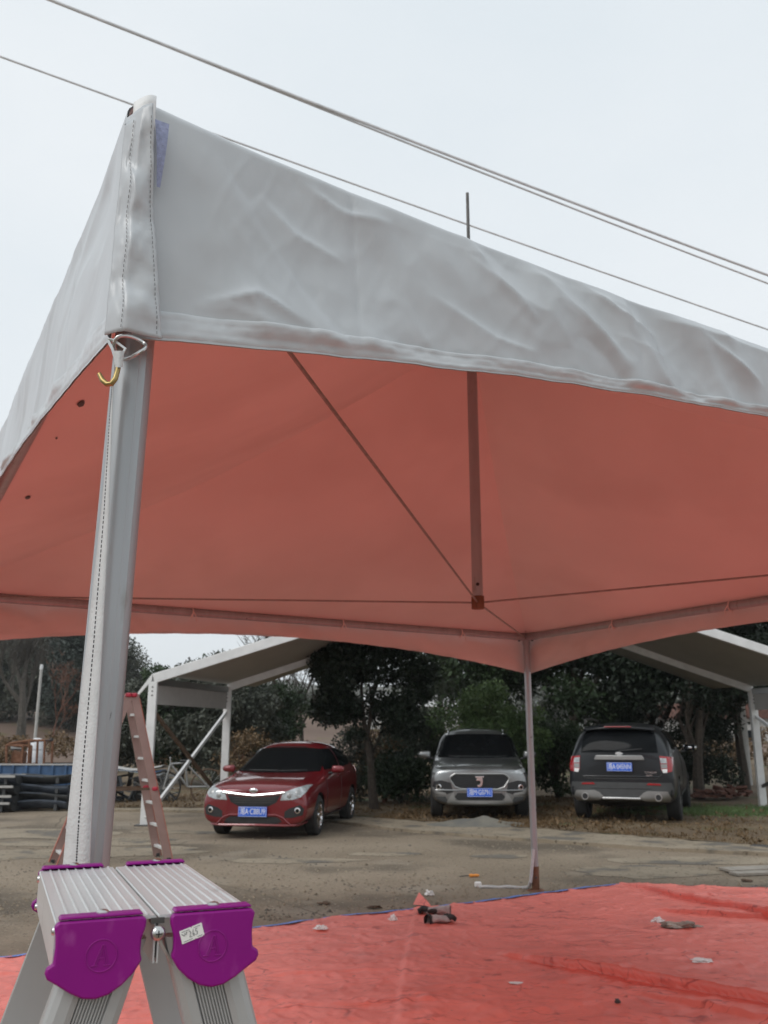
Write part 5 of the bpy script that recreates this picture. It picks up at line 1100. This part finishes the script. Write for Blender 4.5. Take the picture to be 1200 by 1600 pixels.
# brick heaps at the right
g = random.Random(9); bw = .235; me0 = None
for k in range(46):
    px = g.uniform(1085, 1168); lay = g.choice((0,0,0,1,1,2)); q = aty(px, 1240, 22.0+g.uniform(-.3,.5)); m = MB()
    if me0 is None:
        m.box((0,0,0), (.24,.115,.055)); o = m.build('brick', 'brick'); me0 = o.data
    else: o = bpy.data.objects.new('brick', me0); COL.objects.link(o)
    if k == 0: bp_ = thing('brick_heap', 'untidy heap of red bricks between the dark trunks at right', 'bricks', (q.x, q.y, 0)); bo = Vector((q.x, q.y, 0))
    o.location = Vector((q.x, q.y, .10+.075*lay+g.uniform(0,.03)+.06))-bo; o.rotation_euler = (g.uniform(-.5,.5)*(lay > 0), g.uniform(-.3,.3), g.uniform(0,PI)); o.parent = bp_
# two far farm sheds
for label, px, y, zw, ww in (('low pale shed glimpsed between the dark evergreen and the grey SUV bush', 640, 62, 3.4, 6.), ('small pale farm hut glimpsed between the trunks at far right', 1125, 60, 2.6, 7.)):
    b0 = aty(px, 1180, y); sh_ = thing('farm_shed', label, 'shed', (b0.x, b0.y, .0), .1); m = MB(); m.box((0,0,zw/2), (ww,4,zw)); wl = m.build('wall', 'concrete_pole', sh_)
    m = MB(); m.prism([(-ww/2-.3,0),(ww/2+.3,0),(ww/2,.9),(-ww/2,.9)], (0,2.4,zw), (1,0,0), (0,0,1), 4.8); m.build('roof', 'brick' if px > 1000 else 'insulation', sh_)
    for dx in (-1.6, 1.4): m = MB(); m.box((dx,-2.02,zw*.55), (.9,.06,.9)); m.build('window', 'glass_dark', sh_)

# ------------------------------------------------------------------ litter and small things
def crumple(name, label, cat, px, py, s, mt, sq=.6, seed=1, grp=None, z=.02):
    bm = bmesh.new(); bmesh.ops.create_icosphere(bm, subdivisions=3, radius=1)
    for v in bm.verts:
        c = v.co.copy(); k = 1+.75*fbm(c.x*1.7+seed, c.y*1.7, c.z*1.7)+.30*abs(fbm(c.x*5, c.y*5+seed, c.z*5)); v.co = Vector((c.x*k*s[0], c.y*k*s[1], max(-.15, c.z*k)*s[2]))
    me = bpy.data.meshes.new(name); bm.to_mesh(me); bm.free(); me.materials.append(MATS[mt]); o = bpy.data.objects.new(name, me); COL.objects.link(o)
    q = atz(px, py, z); o.location = (q.x, q.y, max(tarpz(q.x, q.y), .0)+.005 if z > .01 else .01); return tag(o, label, cat, grp)
crumple('paper_scrap', 'white crumpled paper lying on the bare yard before the tarpaulin', 'paper', 671, 1399, (.035,.03,.035), 'white_litter', seed=2, grp='crumpled white litter', z=0)
crumple('paper_scrap', 'flattened white paper ball on the tarpaulin edge nearest the step ladder', 'paper', 501, 1454, (.045,.03,.02), 'white_litter', seed=5, grp='crumpled white litter')
crumple('paper_scrap', 'small white crumpled paper on the blue tarpaulin edge left of the gloves', 'paper', 614, 1437, (.030,.03,.032), 'white_litter', seed=8, grp='crumpled white litter')
crumple('paper_scrap', 'white crumpled paper touching the grey rag on the tarpaulin', 'paper', 1028, 1440, (.045,.035,.03), 'white_litter', seed=11, grp='crumpled white litter')
crumple('paper_scrap', 'torn pale paper lying flat on the tarpaulin nearest the camera at right', 'paper', 1097, 1505, (.06,.06,.008), 'white_litter', seed=14, grp='crumpled white litter')
crumple('paper_scrap', 'thin pale scrap beside the long dark tarpaulin fold', 'paper', 806, 1537, (.04,.02,.006), 'white_litter', seed=17, grp='crumpled white litter')
crumple('rag', 'grimy grey rag crumpled on the tarpaulin at right', 'rag', 1063, 1449, (.13,.06,.03), 'rag', seed=20)
crumple('pebble', 'small dark pebble on the tarpaulin below the long fold', 'stone', 965, 1568, (.014,.014,.014), 'steel_dark', seed=23)
for lab, px, py, sx, sd in (('dry leaf lying on the yard left of the orange screwdriver', 507, 1414, .05, 31), ('dark clod on the yard beside the tarpaulin edge', 585, 1420, .05, 33), ('dark clod lying near the right hand board', 1168, 1378, .06, 35)):
    crumple('earth_clod', lab, 'clod', px, py, (sx,.025,.015), 'wood_brown', seed=sd, grp='clods on the yard', z=0)
def glove(label, px, py, rz, seed, dark):
    q = atz(px, py, .03); t = thing('work_glove', label, 'glove', (q.x, q.y, tarpz(q.x, q.y)+.03), rz, 'pair of work gloves'); m = MB(); g = random.Random(seed)
    def palm(u, v):
        a = 2*PI*u; b = v; r = (.045+.010*math.sin(PI*b)); x = -.10+.19*b; sq = 1-.25*b; wv = 1+.25*fbm(math.cos(a)*2+seed, b*4, math.sin(a)*2); return Vector((x, r*math.cos(a)*wv*1.05, .032*math.sin(a)*wv*sq+.008*math.sin(b*5)))
    m.grid(palm, 18, 12); m.build('palm', 'glove_grey', t, smooth='all')
    m = MB()
    for k in range(4):
        y0 = -.036+k*.024; L = (.065,.08,.085,.07)[k]; c = g.uniform(.02,.05); m.tube([(.075,y0,0), (.10+L*.4,y0*1.15,.012), (.09+L*.8,y0*1.2,-.002), (.075+L*.9,y0*1.2,-.02-c*.1)], [.017,.016,.015,.010], 8)
    m.tube([(.0,.045,0),(.03,.075,.008),(.065,.085,.0)], [.02,.017,.012], 8); m.build('fingers', 'glove_black', t, smooth=True)
    m = MB(); m.lathe([(.045,0),(.050,.012),(.046,.03),(.040,.03),(.040,0)], (-.115,0,0), (1,0,0), 16); o = m.build('cuff', 'glove_black' if dark else 'glove_grey', t, smooth=True); return t
glove('crumpled grey work glove with black fingers, the upper of the pair by the tarpaulin seam', 683, 1428, R(165), 3, False)
glove('balled grey and black work glove, the nearer of the pair by the tarpaulin seam', 685, 1443, R(35), 7, True)
# screwdriver
q = atz(733, 1371); t = thing('screwdriver', 'screwdriver with orange handle lying on the yard left of the far post', 'tool', (q.x, q.y, .02), R(4))
m = MB(); m.lathe([(.0,0),(.016,.003),(.018,.03),(.014,.05),(.017,.08),(.012,.11),(.0,.115)], (.0,0,0), (1,0,0), 12); m.build('handle', 'orange', t, smooth=True)
m = MB(); m.tube([(0,0,0),(-.11,0,-.008)], [.006,.005], 8); m.build('shank', 'steel_dark', t, smooth=True)
# slack tape at the far post foot
fp = inw(C_, .07); m = MB(); pts = [atz(748,1388), atz(790,1388), atz(826,1389), aty(829,1380,fp.y-.05), aty(832,1350,fp.y-.05), aty(834,1325,fp.y-.045)]
pts = [p+Vector((0,0,.012)) for p in pts]; d_ = []
for i in range(len(pts)-1):
    for k in range(6): d_.append(pts[i].lerp(pts[i+1], k/6)+Vector((0,0,.004*math.sin(k+i))))
m.tube(d_, .017, 6); lt = thing('slack_strap', 'slack white strap lying on the ground and tied to the far post foot', 'strap', (fp.x, fp.y, 0)); o = m.build('webbing', 'webbing', lt, smooth=True); o.location = Vector((-fp.x, -fp.y, 0))
m = MB(); m.box(atz(747,1386)+Vector((0,0,.025))-Vector((fp.x,fp.y,0)), (.07,.05,.05)); m.build('buckle', 'white_litter', lt, bevel=.012)
# board lying at the right
q = atz(1210, 1362); bd = thing('board', 'weathered grey board lying on the yard at right edge', 'board', (q.x, q.y, .02), R(14))
for k in range(3): m = MB(); m.box((.05*k,-.16+.17*k,.012*(k == 1)), (1.3,.16,.03)); m.build('plank', 'plank', bd, bevel=.004)
# short kerbstones dark drain gap at right
q = atz(1195, 1330); m = MB(); m.box((0,0,0), (.9,.25,.05)); o = tag(m.build('steel_grating', 'steel_dark', bevel=.005), 'dark steel plate covering the drain at the right kerb', 'plate'); o.location = (q.x+.3, q.y, .03); o.rotation_euler = (0,0,R(-35))

# ------------------------------------------------------------------ thin winter haze round the whole place
HAZE = 0.0006
m = MB(); m.box((0, 325, 20), (840, 790, 42)); hz = m.build('haze', []); hz['kind'] = 'stuff'; hz['label'] = 'thin grey winter haze over the whole yard'; hz['category'] = 'haze'
hm = bpy.data.materials.new('haze_air'); hm.use_nodes = True; ht = hm.node_tree; ht.nodes.clear()
ho = ht.nodes.new('ShaderNodeOutputMaterial'); hv = ht.nodes.new('ShaderNodeVolumePrincipled'); hv.inputs['Density'].default_value = HAZE; hv.inputs['Color'].default_value = (.92,.94,.96,1); hv.inputs['Anisotropy'].default_value = .2
ht.links.new(hv.outputs[0], ho.inputs['Volume']); hz.data.materials.append(hm)
